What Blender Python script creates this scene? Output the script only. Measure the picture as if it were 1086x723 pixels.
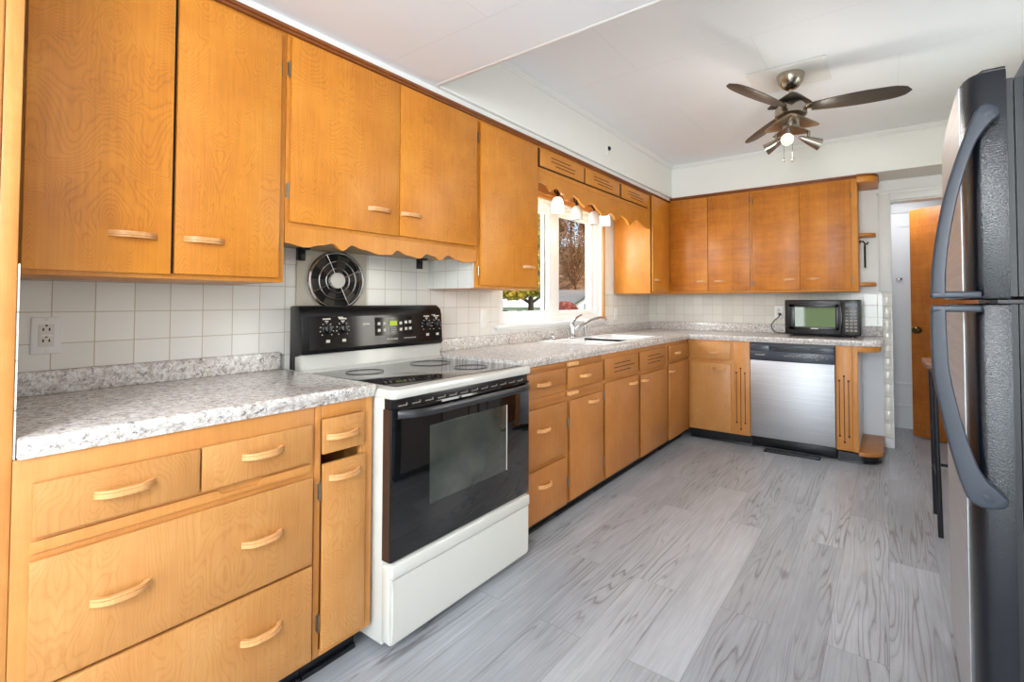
import bpy, bmesh, math, random
from mathutils import Vector, Matrix
random.seed(7)
S = bpy.context.scene
for o in list(bpy.data.objects):
    bpy.data.objects.remove(o)
COL = S.collection
rad = math.radians

# ------------------------------------------------------------------ camera
CAM = (2.1253, 0.0, 1.1823)
cd = bpy.data.cameras.new('camera'); cam = bpy.data.objects.new('camera', cd); COL.objects.link(cam)
cam.location = CAM
cam.rotation_euler = (math.pi/2 + 0.02539, 0.0, 0.59866)
cd.sensor_fit = 'HORIZONTAL'; cd.sensor_width = 36.0
cd.lens = 505.59/1086*36
cd.shift_x = -54.52/1086; cd.shift_y = -53.70/1086
cd.clip_start = 0.02; cd.clip_end = 600
S.camera = cam

# ------------------------------------------------------------------ world, sun, daylight, exposure
S.view_settings.view_transform = 'Standard'
S.view_settings.look = 'None'
S.view_settings.gamma = 1.0
S.view_settings.use_curve_mapping = False
S.view_settings.exposure = 0.42
wd = bpy.data.worlds.new('sky'); S.world = wd; wd.use_nodes = True
wn = wd.node_tree.nodes; wl = wd.node_tree.links
wn.clear()
wo = wn.new('ShaderNodeOutputWorld'); wb = wn.new('ShaderNodeBackground'); ws = wn.new('ShaderNodeTexSky')
ws.sky_type = 'NISHITA'; ws.sun_disc = False; ws.sun_elevation = rad(38); ws.sun_rotation = rad(70)
ws.air_density = 1.0; ws.dust_density = 3.0
wb.inputs['Strength'].default_value = 0.24
wl.new(ws.outputs[0], wb.inputs[0]); wl.new(wb.outputs[0], wo.inputs[0])

def light(name, kind, loc, energy, color=(1, 1, 1), **kw):
    l = bpy.data.lights.new(name, kind); l.energy = energy; l.color = color
    d = kw.pop('dir', None)
    for k, v in kw.items(): setattr(l, k, v)
    o = bpy.data.objects.new(name, l); COL.objects.link(o); o.location = loc
    if d: o.rotation_euler = Vector(d).to_track_quat('-Z', 'Y').to_euler()
    return o
light('sun', 'SUN', (30, 20, 40), 2.9, (1, .95, .86), angle=rad(1), dir=(-.12, .65, -.75))
# daylight coming in through the patio door behind the camera, an added dining window and the kitchen window
light('patio_daylight', 'AREA', (1.93, -3.1, 1.15), 66, (.85, .935, 1), shape='RECTANGLE', size=.9, size_y=1.9, dir=(-.12, 1, .05))
light('dining_window_fill', 'AREA', (3.17, -1.5, 1.5), 28, (.85, .935, 1), shape='RECTANGLE', size=1.5, size_y=1.3, dir=(-1, .42, .12))  # fill lamp set in an added, unseen window
light('side_window_daylight', 'AREA', (3.17, 3.1, 1.5), 12, (.85, .935, 1), shape='RECTANGLE', size=1.0, size_y=1.1, dir=(-1, -.55, -.15))
light('kitchen_window_skylight', 'AREA', (-.55, 3.06, 2.75), 62, (.95, .98, 1), shape='RECTANGLE', size=1.6, size_y=.8, dir=(1, 0, -1.15))
light('kitchen_window_side_daylight', 'AREA', (-.62, 1.95, 1.75), 40, (.95, .98, 1), shape='RECTANGLE', size=.8, size_y=.9, dir=(.42, 1, -.05))
light('unseen_fill_lamp', 'POINT', (1.95, -.95, 1.80), 66, (.97, .98, 1), shadow_soft_size=.22)  # added unseen lamp, lifts the ceiling and upper cabinets
light('hall_light', 'AREA', (2.2, 5.1, 2.2), 3.5, (.97, .98, 1), shape='DISK', size=.3, dir=(0, 0, -1))

# ------------------------------------------------------------------ material helpers
def lin(c):
    return tuple(((v/255)/12.92 if v/255 <= .04045 else ((v/255+.055)/1.055)**2.4) for v in c) + (1.0,)
class NT:
    def __init__(s, name):
        s.m = bpy.data.materials.new(name); s.m.use_nodes = True
        s.t = s.m.node_tree; s.t.nodes.clear()
        s.out = s.n('ShaderNodeOutputMaterial'); s.b = s.n('ShaderNodeBsdfPrincipled')
        s.l(s.b.outputs[0], s.out.inputs[0])
    def n(s, k, **kw):
        x = s.t.nodes.new(k)
        for a, v in kw.items(): setattr(x, a, v)
        return x
    def l(s, a, b): s.t.links.new(a, b)
    def put(s, sock, v):
        if isinstance(v, bpy.types.NodeSocket): s.l(v, sock)
        else: sock.default_value = v
    def obj(s, rnd=0.0):
        c = s.n('ShaderNodeTexCoord').outputs['Object']
        if rnd:
            oi = s.n('ShaderNodeObjectInfo')
            v = s.n('ShaderNodeVectorMath', operation='SCALE'); v.inputs[0].default_value = (17*rnd, 31*rnd, 11*rnd)
            s.l(oi.outputs['Random'], v.inputs['Scale'])
            a = s.n('ShaderNodeVectorMath', operation='ADD'); s.l(c, a.inputs[0]); s.l(v.outputs[0], a.inputs[1])
            c = a.outputs[0]
        return c
    def map(s, v, scale=(1, 1, 1), loc=(0, 0, 0)):
        m = s.n('ShaderNodeMapping'); s.l(v, m.inputs[0]); m.inputs['Scale'].default_value = scale; m.inputs['Location'].default_value = loc
        return m.outputs[0]
    def noise(s, v, scale, detail=2, rough=.5, dist=0.0):
        x = s.n('ShaderNodeTexNoise'); s.l(v, x.inputs['Vector'])
        x.inputs['Scale'].default_value = scale; x.inputs['Detail'].default_value = detail
        x.inputs['Roughness'].default_value = rough; x.inputs['Distortion'].default_value = dist
        return x.outputs['Fac']
    def math(s, op, a, b=0.0, clamp=False):
        x = s.n('ShaderNodeMath', operation=op, use_clamp=clamp); s.put(x.inputs[0], a); s.put(x.inputs[1], b)
        return x.outputs[0]
    def ramp(s, f, stops, interp='LINEAR'):
        r = s.n('ShaderNodeValToRGB'); s.put(r.inputs[0], f); r.color_ramp.interpolation = interp
        e = r.color_ramp.elements
        while len(e) < len(stops): e.new(.5)
        for i, (p, c) in enumerate(stops):
            e[i].position = p; e[i].color = c if len(c) == 4 else tuple(c)+(1,)
        return r.outputs[0]
    def mix(s, f, a, b, mode='MIX'):
        x = s.n('ShaderNodeMix', data_type='RGBA', blend_type=mode)
        s.put(x.inputs[0], f); s.put(x.inputs[6], a); s.put(x.inputs[7], b)
        return x.outputs[2]
    def sep(s, v):
        x = s.n('ShaderNodeSeparateXYZ'); s.l(v, x.inputs[0]); return x.outputs
    def comb(s, x, y, z=0.0):
        c = s.n('ShaderNodeCombineXYZ')
        for i, v in enumerate((x, y, z)): s.put(c.inputs[i], v)
        return c.outputs[0]
    def bump(s, h, strength=.2, dist=.01):
        b = s.n('ShaderNodeBump'); b.inputs['Strength'].default_value = strength; b.inputs['Distance'].default_value = dist
        s.l(h, b.inputs['Height']); s.l(b.outputs[0], s.b.inputs['Normal'])
    def set(s, **kw):
        for k, v in kw.items(): s.put(s.b.inputs[k.replace('_', ' ')], v)
        return s.m
def g(v): return (v, v, v, 1)

def plain(name, c, rough=.5, metal=0.0, **kw):
    t = NT(name)
    n = t.noise(t.obj(), 6, 3)
    col = t.mix(t.math('MULTIPLY', n, .12), lin(c), g(.02) if sum(c) < 150 else lin([v*.86 for v in c]))
    return t.set(Base_Color=col, Roughness=rough, Metallic=metal, **kw)

def wood(name, dark, mid, light_, contour=1.0, rough=.42, freq=58, axis='z', coat=.06, grad=(.15, .75), book=.147, curly=0.0):
    """rotary-cut veneer: thin wavy contour lines, leaves mirrored at a seam; 'axis' is the way the fibre runs"""
    t = NT(name); v = t.obj(1.0); p = t.sep(v)
    if axis == 'z': across, along = t.math('ADD', p[0], p[1]), p[2]
    elif axis == 'y': across, along = t.math('ADD', p[0], p[2]), p[1]
    else: across, along = t.math('ADD', p[1], p[2]), p[0]
    u = t.math('PINGPONG', across, book) if book else across
    q = t.comb(u, along, t.math('MULTIPLY', t.math('ADD', p[0], p[1]), .02))
    c = t.noise(t.map(q, (5.2, 2.3, 1)), 1.25, 1.8, .45, .5)
    c = t.math('ADD', c, t.math('MULTIPLY', t.noise(q, 42, 3, .6), .012))
    c = t.math('ADD', c, t.math('ADD', t.math('MULTIPLY', u, grad[0]), t.math('MULTIPLY', along, grad[1])))
    fr = t.math('FRACT', t.math('MULTIPLY', c, freq))
    con = t.ramp(fr, [(0, g(.42)), (.22, g(.66)), (.6, g(.72)), (.9, g(.64)), (1, g(.42))])
    fib = t.noise(t.map(q, (150, 5, 150)), 1.0, 2, .6)
    mot = t.noise(v, 5.5, 3, .6)
    a = t.math('ADD', t.math('MULTIPLY', con, .42*contour), t.math('MULTIPLY', fib, .30))
    a = t.math('ADD', a, t.math('MULTIPLY', mot, .50))
    a = t.math('SUBTRACT', a, .19+.20*(contour-1)+.02)
    if curly:
        leaf = t.n('ShaderNodeTexWhiteNoise', noise_dimensions='1D')
        t.l(t.math('FLOOR', t.math('DIVIDE', across, book)), leaf.inputs['W'])
        cu = t.noise(t.map(q, (5, 22, 1)), 1.0, 3, .65, .4)
        a = t.math('ADD', a, t.math('MULTIPLY', t.math('SUBTRACT', cu, .5), curly))
        a = t.math('ADD', a, t.math('MULTIPLY', t.math('SUBTRACT', leaf.outputs['Value'], .5), .14))
    col = t.ramp(a, [(.1, lin(dark)), (.5, lin(mid)), (.85, lin(light_))])
    t.bump(fib, .04, .002)
    return t.set(Base_Color=col, Roughness=rough, Coat_Weight=coat, Coat_Roughness=.18)

M = {}
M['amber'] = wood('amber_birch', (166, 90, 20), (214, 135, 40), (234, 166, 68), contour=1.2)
M['amber_curly'] = wood('amber_curly_birch', (150, 78, 14), (200, 120, 30), (222, 150, 54), contour=.35, book=.125, curly=.5)
M['amber_frame'] = wood('amber_birch_solid', (178, 102, 28), (214, 140, 50), (232, 166, 78), contour=.3, freq=14, book=0)
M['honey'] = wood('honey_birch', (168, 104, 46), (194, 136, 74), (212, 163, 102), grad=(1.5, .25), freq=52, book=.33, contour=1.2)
M['honey_frame'] = wood('honey_birch_solid', (180, 112, 50), (204, 140, 72), (222, 168, 100), contour=.3, freq=14, book=0)
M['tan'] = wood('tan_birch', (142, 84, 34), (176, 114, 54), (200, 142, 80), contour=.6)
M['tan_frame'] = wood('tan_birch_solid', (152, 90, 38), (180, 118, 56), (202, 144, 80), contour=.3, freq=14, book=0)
M['pull'] = wood('pull_birch', (190, 124, 66), (226, 170, 110), (246, 212, 164), contour=.3, freq=14, book=0)
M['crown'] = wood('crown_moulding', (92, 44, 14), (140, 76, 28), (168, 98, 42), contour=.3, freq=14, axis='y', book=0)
M['door_wood'] = wood('door_veneer', (140, 74, 20), (190, 112, 40), (216, 146, 68), grad=(.1, 1.3), curly=.35)
M['seat_wood'] = wood('seat_walnut', (70, 42, 26), (112, 72, 48), (140, 96, 68), contour=.5, axis='y', book=0)

def granite():
    t = NT('speckled_laminate'); v = t.obj()
    big = t.noise(v, 7, 4, .65, .4)
    med = t.noise(v, 62, 4, .7, .5)
    fine = t.noise(v, 120, 3, .7)
    col = t.ramp(med, [(.30, lin((164, 154, 146))), (.46, lin((203, 195, 188))), (.62, lin((232, 229, 225)))])
    tan = t.ramp(big, [(.5, g(0)), (.7, g(1))])
    col = t.mix(t.math('MULTIPLY', tan, .25), col, lin((206, 186, 170)))
    wht = t.ramp(t.noise(t.map(v, (1, 1, 1), (3, 5, 1)), 48, 3, .65, .7), [(.53, g(0)), (.64, g(1))])
    col = t.mix(t.math('MULTIPLY', wht, .75), col, lin((240, 240, 238)))
    cl = t.ramp(big, [(.42, g(0)), (.62, g(1))])
    fl = t.ramp(t.noise(t.map(v, (1, 1, 1), (9, 2, 4)), 78, 3, .75, .8), [(.55, g(0)), (.63, g(1))])
    col = t.mix(t.math('MULTIPLY', fl, t.math('ADD', t.math('MULTIPLY', cl, .55), .35)), col, lin((62, 58, 60)))
    sp = t.ramp(fine, [(.64, g(0)), (.7, g(1))])
    col = t.mix(t.math('MULTIPLY', sp, .5), col, lin((90, 84, 82)))
    return t.set(Base_Color=col, Roughness=.22, Coat_Weight=.2)
M['granite'] = granite()

def tiles(name, a, b, ox, oz, wave=.35, w=.0975, h=.0965, tone=(238, 236, 229), tone2=(231, 228, 220), grout=(196, 182, 160)):
    t = NT(name); p = t.sep(t.obj())
    u = t.math('ADD', p[a], ox); z = t.math('ADD', p[b], oz)
    br = t.n('ShaderNodeTexBrick'); br.offset = 0.0; br.squash = 1.0
    t.l(t.comb(u, z), br.inputs['Vector'])
    br.inputs['Scale'].default_value = 1.0; br.inputs['Mortar Size'].default_value = .0016; br.inputs['Mortar Smooth'].default_value = .3
    br.inputs['Brick Width'].default_value = w; br.inputs['Row Height'].default_value = h; br.inputs['Bias'].default_value = 0
    br.inputs['Color1'].default_value = lin(tone); br.inputs['Color2'].default_value = lin(tone2); br.inputs['Mortar'].default_value = lin(grout)
    wav = t.noise(t.obj(), 9, 1)
    hgt = t.math('ADD', t.math('MULTIPLY', br.outputs['Fac'], -1.0), t.math('MULTIPLY', wav, wave))
    t.bump(hgt, .35, .004)
    return t.set(Base_Color=br.outputs['Color'], Roughness=t.math('ADD', t.math('MULTIPLY', br.outputs['Fac'], .5), .16))
M['tile_left'] = tiles('wall_tile_left', 1, 2, -.324+.0975*6, -1.153+.0965*20)
M['tile_back'] = tiles('wall_tile_back', 0, 2, .0975*2, -1.157+.0965*20, tone=(228, 226, 216), tone2=(218, 215, 204))
M['tile_side'] = tiles('tile_cabinet_side', 0, 2, .0975*2+.05, -1.256+.0965*20, tone=(230, 228, 222), tone2=(224, 222, 214))
M['tile_edge'] = tiles('bullnose_tile', 0, 2, .5, .9, wave=.04, w=1.0, h=.112, tone=(236, 233, 224), tone2=(230, 226, 214), grout=(190, 184, 172))

def floor_mat():
    t = NT('grey_plank_vinyl'); p = t.sep(t.obj())
    vec = t.comb(t.math('ADD', p[1], 10.3), t.math('ADD', p[0], 9.05))
    def brick(c1, c2, mo):
        br = t.n('ShaderNodeTexBrick'); br.offset = .37; br.offset_frequency = 2; br.squash = 1.0
        t.l(vec, br.inputs['Vector']); br.inputs['Scale'].default_value = 1
        br.inputs['Mortar Size'].default_value = .0009; br.inputs['Mortar Smooth'].default_value = .1; br.inputs['Bias'].default_value = 0
        br.inputs['Brick Width'].default_value = 1.22; br.inputs['Row Height'].default_value = .18
        br.inputs['Color1'].default_value = c1; br.inputs['Color2'].default_value = c2; br.inputs['Mortar'].default_value = mo
        return br
    rnd = brick(g(0), g(1), g(.5))
    r = t.n('ShaderNodeRGBToBW'); t.l(rnd.outputs['Color'], r.inputs[0]); r = r.outputs[0]
    sh = t.comb(t.math('MULTIPLY', r, 23.0), t.math('MULTIPLY', r, 41.0), t.math('MULTIPLY', r, 7.0))
    a = t.n('ShaderNodeVectorMath', operation='ADD'); t.l(t.obj(), a.inputs[0]); t.l(sh, a.inputs[1]); v = a.outputs[0]
    c = t.noise(t.map(v, (9, .55, 1)), 1.0, 2.0, .5, .3)
    c = t.math('ADD', c, t.math('MULTIPLY', t.noise(t.map(v, (40, 12, 1)), 1.0, 2), .02))
    fr = t.math('FRACT', t.math('MULTIPLY', c, 17))
    ring = t.ramp(fr, [(0, g(1)), (.12, g(.35)), (.4, g(0)), (.85, g(.08)), (1, g(.8))])
    zone = t.ramp(t.noise(t.map(v, (5, .8, 1), (4, 4, 0)), 1.2, 2), [(.46, g(.06)), (.64, g(1))])
    fib = t.noise(t.map(v, (110, 4, 1)), 1.0, 3, .65)
    big = t.noise(t.map(v, (4, 1.2, 1)), 1.3, 3, .6)
    tone = t.math('ADD', t.math('MULTIPLY', r, .22), t.math('ADD', t.math('MULTIPLY', fib, .5), t.math('MULTIPLY', big, .55)))
    col = t.ramp(tone, [(.3, lin((133, 137, 142))), (.62, lin((164, 168, 173))), (.95, lin((193, 197, 202)))])
    col = t.mix(t.math('MULTIPLY', t.math('MULTIPLY', ring, zone), .85), col, lin((98, 92, 90)))
    kn = t.ramp(t.noise(t.map(v, (7, 2.6, 1), (2, 7, 0)), 1.6, 1), [(.72, g(0)), (.8, g(1))])
    col = t.mix(t.math('MULTIPLY', kn, .55), col, lin((92, 90, 94)))
    col = t.mix(t.math('MULTIPLY', rnd.outputs['Fac'], .55), col, lin((88, 82, 78)))
    t.bump(t.math('ADD', fib, t.math('MULTIPLY', rnd.outputs['Fac'], -1.5)), .06, .003)
    return t.set(Base_Color=col, Roughness=t.math('ADD', t.math('MULTIPLY', fib, .14), .27))
M['floor'] = floor_mat()

def ceiling_mat():
    t = NT('ceiling_panels'); p = t.sep(t.obj())
    br = t.n('ShaderNodeTexBrick'); br.offset = .5
    t.l(t.comb(t.math('ADD', p[0], 9.4), t.math('ADD', p[1], 9.15)), br.inputs['Vector'])
    br.inputs['Scale'].default_value = 1; br.inputs['Mortar Size'].default_value = .003; br.inputs['Mortar Smooth'].default_value = .6
    br.inputs['Brick Width'].default_value = 1.22; br.inputs['Row Height'].default_value = .61
    br.inputs['Color1'].default_value = lin((243, 246, 250)); br.inputs['Color2'].default_value = lin((241, 244, 248)); br.inputs['Mortar'].default_value = lin((233, 236, 240))
    t.bump(t.math('MULTIPLY', br.outputs['Fac'], -1), .12, .004)
    return t.set(Base_Color=br.outputs['Color'], Roughness=.6)
M['ceiling'] = ceiling_mat()
M['cream'] = plain('cream_wall_paint', (238, 237, 232), .55)
M['white_paint'] = plain('white_trim_paint', (236, 236, 234), .4)
M['hall_white'] = plain('hall_white_paint', (226, 228, 230), .5)
M['vinyl_white'] = plain('white_vinyl', (244, 244, 242), .3)
M['plate'] = plain('white_plastic_plate', (240, 240, 236), .3)
M['ivory'] = plain('ivory_plastic', (226, 222, 212), .35)
M['enamel'] = plain('bisque_enamel', (208, 207, 199), .18, Coat_Weight=.3)
M['sink_white'] = plain('white_enamel_sink', (240, 240, 238), .12)
M['black_glass'] = plain('black_glass', (8, 8, 9), .03, Coat_Weight=.5)
M['cooktop'] = plain('grey_ceramic_glass', (44, 40, 38), .06)
M['black'] = plain('black_plastic', (16, 16, 18), .28)
M['black_panel'] = plain('black_brown_panel', (24, 21, 20), .16)
M['black_matte'] = plain('black_rubber', (22, 25, 30), .4)
M['toe'] = plain('black_vinyl_base', (18, 20, 24), .3)
M['dark_gap'] = plain('dark_gap', (10, 8, 7), .7)
M['oven_side_reflection'] = plain('painted_brown_reflection', (92, 74, 64), .3, .6)  # brown of a reflection, put into the colour
M['handle_grey'] = plain('graphite_handle', (66, 66, 68), .3, .55)
M['dw_panel'] = plain('slate_plastic', (58, 64, 74), .3)
M['steel_dark'] = plain('hinge_steel', (150, 140, 124), .35, 1.0)
M['chrome'] = plain('chrome', (205, 206, 208), .1, 1.0)
M['nickel'] = plain('brushed_nickel', (176, 166, 152), .24, 1.0)
M['bronze'] = plain('dark_bronze', (52, 38, 30), .4, .8)
M['brass'] = plain('aged_brass', (120, 98, 62), .3, 1.0)
M['black_steel'] = plain('black_steel_tube', (40, 42, 48), .35, .5)
M['mark'] = plain('pale_print', (206, 200, 188), .5)
M['mark_dim'] = plain('grey_print', (150, 142, 130), .5)
M['blade'] = wood('blade_espresso', (50, 44, 38), (68, 60, 52), (84, 75, 66), contour=.3, rough=.4, axis='x', coat=0, freq=14, book=0)
M['taupe'] = plain('taupe_metal', (122, 106, 88), .4, .5)
M['fan_plate'] = plain('stained_cream_enamel', (212, 205, 188), .4)
M['groove_and_shade'] = plain('groove_and_gap_shade', (70, 38, 16), .7)  # routed grooves, and the painted shade strips beside fronts
M['siding'] = plain('white_siding', (226, 228, 228), .6)
M['shingle'] = plain('grey_shingles', (120, 118, 116), .8)
M['bark'] = plain('bark', (70, 58, 48), .9)
M['twig'] = plain('bare_twigs', (112, 92, 78), .9)
M['fan_dark'] = plain('grey_brown_blades', (62, 56, 48), .5)  # even dark grey-brown for the wall fan blades
M['rust'] = plain('rusty_stain_metal', (176, 150, 118), .55)

def steel():
    t = NT('brushed_stainless'); v = t.obj()
    n = t.noise(t.map(v, (2, 2, 90)), 1.0, 2, .6)
    return t.set(Base_Color=t.ramp(n, [(.3, lin((190, 192, 196))), (.7, lin((202, 204, 207)))]), Metallic=1.0, Roughness=.5)
M['steel'] = steel()
def pebbled(name, c, rough=.22):
    t = NT(name); v = t.obj()
    h = t.noise(v, 340, 2, .55, .5)
    t.bump(h, .28, .003)
    return t.set(Base_Color=lin(c), Roughness=rough)
M['fridge_black'] = pebbled('black_textured_enamel', (8, 12, 20), .13)
M['fridge_body'] = pebbled('grey_textured_enamel', (84, 92, 108), .35)
def leafy(name, a, b, c):
    t = NT(name); n = t.noise(t.obj(.6), 1.4, 3, .7)
    return t.set(Base_Color=t.ramp(n, [(.35, lin(a)), (.5, lin(b)), (.65, lin(c))]), Roughness=.7)
M['leaf_yellow'] = leafy('autumn_leaves', (92, 104, 30), (168, 150, 44), (206, 160, 62))
M['leaf_brown'] = leafy('russet_leaves', (112, 82, 58), (142, 108, 76), (166, 132, 98))
M['leaf_red'] = leafy('red_leaves', (128, 44, 36), (164, 70, 52), (176, 100, 70))
def ground_mat():
    t = NT('lawn_and_leaf_litter'); v = t.obj(); n = t.noise(v, 1.4, 3, .7); p = t.sep(v)
    gr = t.ramp(n, [(.35, lin((86, 112, 50))), (.5, lin((110, 134, 62))), (.65, lin((136, 152, 84)))])
    li = t.ramp(n, [(.35, lin((96, 70, 50))), (.5, lin((124, 94, 68))), (.65, lin((150, 118, 88)))])
    s_ = t.math('ADD', t.math('MULTIPLY', p[0], -.5636), t.math('MULTIPLY', p[1], .8261))
    f = t.ramp(t.math('DIVIDE', s_, 100.0), [(.54, g(0)), (.60, g(1))])
    return t.set(Base_Color=t.mix(f, gr, li), Roughness=.9)
M['lawn'] = ground_mat()
def emit(name, c, s, base=(230, 230, 230)):
    t = NT(name); return t.set(Base_Color=lin(base), Emission_Color=lin(c), Emission_Strength=s, Roughness=.4)
M['bulb'] = emit('lit_bulb', (255, 206, 140), 6)
M['shade_lit'] = emit('lit_frosted_glass', (255, 246, 232), 1.4)
M['shade_off'] = plain('frosted_glass', (226, 222, 216), .3)
M['display'] = emit('green_clock_display', (170, 190, 40), .8, (60, 70, 20))
def glass(name, tint=(1, 1, 1, 1), ref=.08):
    t = NT(name); t.t.nodes.remove(t.b)
    tr = t.n('ShaderNodeBsdfTransparent'); tr.inputs[0].default_value = tint
    gl = t.n('ShaderNodeBsdfGlossy'); gl.inputs['Roughness'].default_value = .0
    lw = t.n('ShaderNodeLayerWeight'); lw.inputs[0].default_value = .5
    mx = t.n('ShaderNodeMixShader'); t.l(t.math('ADD', t.math('MULTIPLY', t.math('POWER', lw.outputs['Facing'], 4.0), .5), .03), mx.inputs[0]); t.l(tr.outputs[0], mx.inputs[1]); t.l(gl.outputs[0], mx.inputs[2])
    t.l(mx.outputs[0], t.out.inputs[0]); return t.m
M['glass'] = glass('window_glass')

# ------------------------------------------------------------------ mesh helpers
class MB:
    def __init__(s): s.bm = bmesh.new()
    def _merge(s, b, M4=None):
        if M4 is not None: bmesh.ops.transform(b, matrix=M4, verts=b.verts)
        me = bpy.data.meshes.new('tmp'); b.to_mesh(me); b.free(); s.bm.from_mesh(me); bpy.data.meshes.remove(me); return s
    def box(s, lo, hi, bev=0.0, seg=2, M4=None):
        lo, hi = [min(a, b) for a, b in zip(lo, hi)], [max(a, b) for a, b in zip(lo, hi)]
        b = bmesh.new(); bmesh.ops.create_cube(b, size=1)
        for v in b.verts: v.co = Vector([lo[i]+(v.co[i]+.5)*(hi[i]-lo[i]) for i in range(3)])
        if bev: bmesh.ops.bevel(b, geom=b.edges[:], offset=bev, segments=seg, affect='EDGES', profile=.5)
        return s._merge(b, M4)
    def prism(s, pts, axis, lo, hi, bev=0.0, M4=None):
        """closed 2-D outline pushed along an axis; 'x': pts=(y,z)  'y': (x,z)  'z': (x,y)"""
        b = bmesh.new()
        def P(p, h): return {'x': (h, p[0], p[1]), 'y': (p[0], h, p[1]), 'z': (p[0], p[1], h)}[axis]
        A = [b.verts.new(P(p, lo)) for p in pts]; B = [b.verts.new(P(p, hi)) for p in pts]
        n = len(pts)
        fa = b.faces.new(A); fb = b.faces.new(B[::-1])
        for i in range(n): b.faces.new((A[i], B[i], B[(i+1) % n], A[(i+1) % n]))
        bmesh.ops.recalc_face_normals(b, faces=b.faces)
        if bev:
            es = [e for f in (fa, fb) for e in f.edges]
            bmesh.ops.bevel(b, geom=es, offset=bev, segments=2, affect='EDGES', profile=.5)
        return s._merge(b, M4)
    def lathe(s, prof, c=(0, 0, 0), d=(0, 0, 1), seg=28, caps=True):
        """profile of (radius, height) turned about direction d through c"""
        b = bmesh.new(); rings = []
        for r, h in prof:
            rings.append([b.verts.new((r*math.cos(2*math.pi*i/seg), r*math.sin(2*math.pi*i/seg), h)) for i in range(seg)])
        for a, c2 in zip(rings, rings[1:]):
            for i in range(seg): b.faces.new((a[i], a[(i+1) % seg], c2[(i+1) % seg], c2[i]))
        if caps:
            if prof[0][0] > 1e-5: b.faces.new(rings[0][::-1])
            if prof[-1][0] > 1e-5: b.faces.new(rings[-1])
        bmesh.ops.remove_doubles(b, verts=b.verts, dist=1e-6)
        bmesh.ops.recalc_face_normals(b, faces=b.faces)
        q = Vector((0, 0, 1)).rotation_difference(Vector(d).normalized())
        return s._merge(b, Matrix.Translation(c) @ q.to_matrix().to_4x4())
    def cyl(s, p0, p1, r, r2=None, seg=20):
        p0, p1 = Vector(p0), Vector(p1); r2 = r if r2 is None else r2
        return s.lathe([(r, 0), (r2, (p1-p0).length)], p0, p1-p0, seg)
    def tube(s, pts, r, seg=10, closed=False, flat=1.0, up=None):
        P = [Vector(p) for p in pts]; n = len(P); b = bmesh.new(); rings = []; ref = None
        rr = r if isinstance(r, (list, tuple)) else [r]*n
        for i in range(n):
            a = P[(i-1) % n] if (closed or i) else P[i]; c = P[(i+1) % n] if (closed or i < n-1) else P[i]
            t = (c-a).normalized()
            if up is not None: u = Vector(up)
            elif ref is None: u = Vector((0, 0, 1)) if abs(t.z) < .9 else Vector((1, 0, 0))
            else: u = ref
            u = (u-t*u.dot(t)).normalized(); ref = u; w = t.cross(u)
            rings.append([b.verts.new(P[i]+(u*math.cos(2*math.pi*k/seg)+w*flat*math.sin(2*math.pi*k/seg))*rr[i]) for k in range(seg)])
        m = n if closed else n-1
        for i in range(m):
            A, B = rings[i], rings[(i+1) % n]
            for k in range(seg): b.faces.new((A[k], A[(k+1) % seg], B[(k+1) % seg], B[k]))
        if not closed: b.faces.new(rings[0][::-1]); b.faces.new(rings[-1])
        bmesh.ops.recalc_face_normals(b, faces=b.faces)
        return s._merge(b)
    def torus(s, c, d, R, r, seg=40, sec=8):
        q = Vector((0, 0, 1)).rotation_difference(Vector(d).normalized())
        pts = [Vector(c)+q @ Vector((R*math.cos(2*math.pi*i/seg), R*math.sin(2*math.pi*i/seg), 0)) for i in range(seg)]
        return s.tube(pts, r, sec, closed=True, up=d)
    def quad(s, vs):
        s.bm.faces.new([s.bm.verts.new(v) for v in vs]); return s
    def build(s, name, mat, parent=None, smooth=35):
        me = bpy.data.meshes.new(name); s.bm.to_mesh(me); s.bm.free()
        me.materials.append(M[mat])
        if smooth and len(me.polygons):
            me.polygons.foreach_set('use_smooth', [True]*len(me.polygons)); me.set_sharp_from_angle(angle=rad(smooth))
        o = bpy.data.objects.new(name, me); COL.objects.link(o)
        if parent is not None: adopt(o, parent)
        return o
def adopt(o, parent):
    o.parent = parent
    if parent.type == 'EMPTY': o.matrix_parent_inverse = Matrix.Translation(-Vector(parent.location))
def tag(o, label, cat, group=None):
    o['label'] = label; o['category'] = cat
    if group: o['group'] = group
    return o
def thing(name, label, cat, loc, group=None):
    o = bpy.data.objects.new(name, None); COL.objects.link(o); o.location = loc; o.empty_display_size = .1
    return tag(o, label, cat, group)
def struct(o): o['kind'] = 'structure'; return o
def text(body, size, loc, u, v, mat, name, parent, ext=.0004, align='CENTER'):
    c = bpy.data.curves.new('t', 'FONT'); c.body = body; c.size = size; c.extrude = ext; c.align_x = align; c.align_y = 'CENTER'; c.resolution_u = 3
    o = bpy.data.objects.new('t', c); COL.objects.link(o)
    bpy.context.view_layer.update()
    dg = bpy.context.evaluated_depsgraph_get(); me = bpy.data.meshes.new_from_object(o.evaluated_get(dg))
    bpy.data.objects.remove(o)
    U, V = Vector(u).normalized(), Vector(v).normalized(); N = U.cross(V)
    m4 = Matrix(((U.x, V.x, N.x, loc[0]), (U.y, V.y, N.y, loc[1]), (U.z, V.z, N.z, loc[2]), (0, 0, 0, 1)))
    me.transform(m4); me.materials.clear(); me.materials.append(M[mat])
    r = bpy.data.objects.new(name, me); COL.objects.link(r)
    if parent is not None: adopt(r, parent)
    return r

# ------------------------------------------------------------------ setting
D = 4.742          # back wall
ZS, ZC = 2.188, 2.496
struct(MB().box((-.15, -3.15, -.12), (3.2, 5.7, 0)).build('floor', 'floor'))
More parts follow.
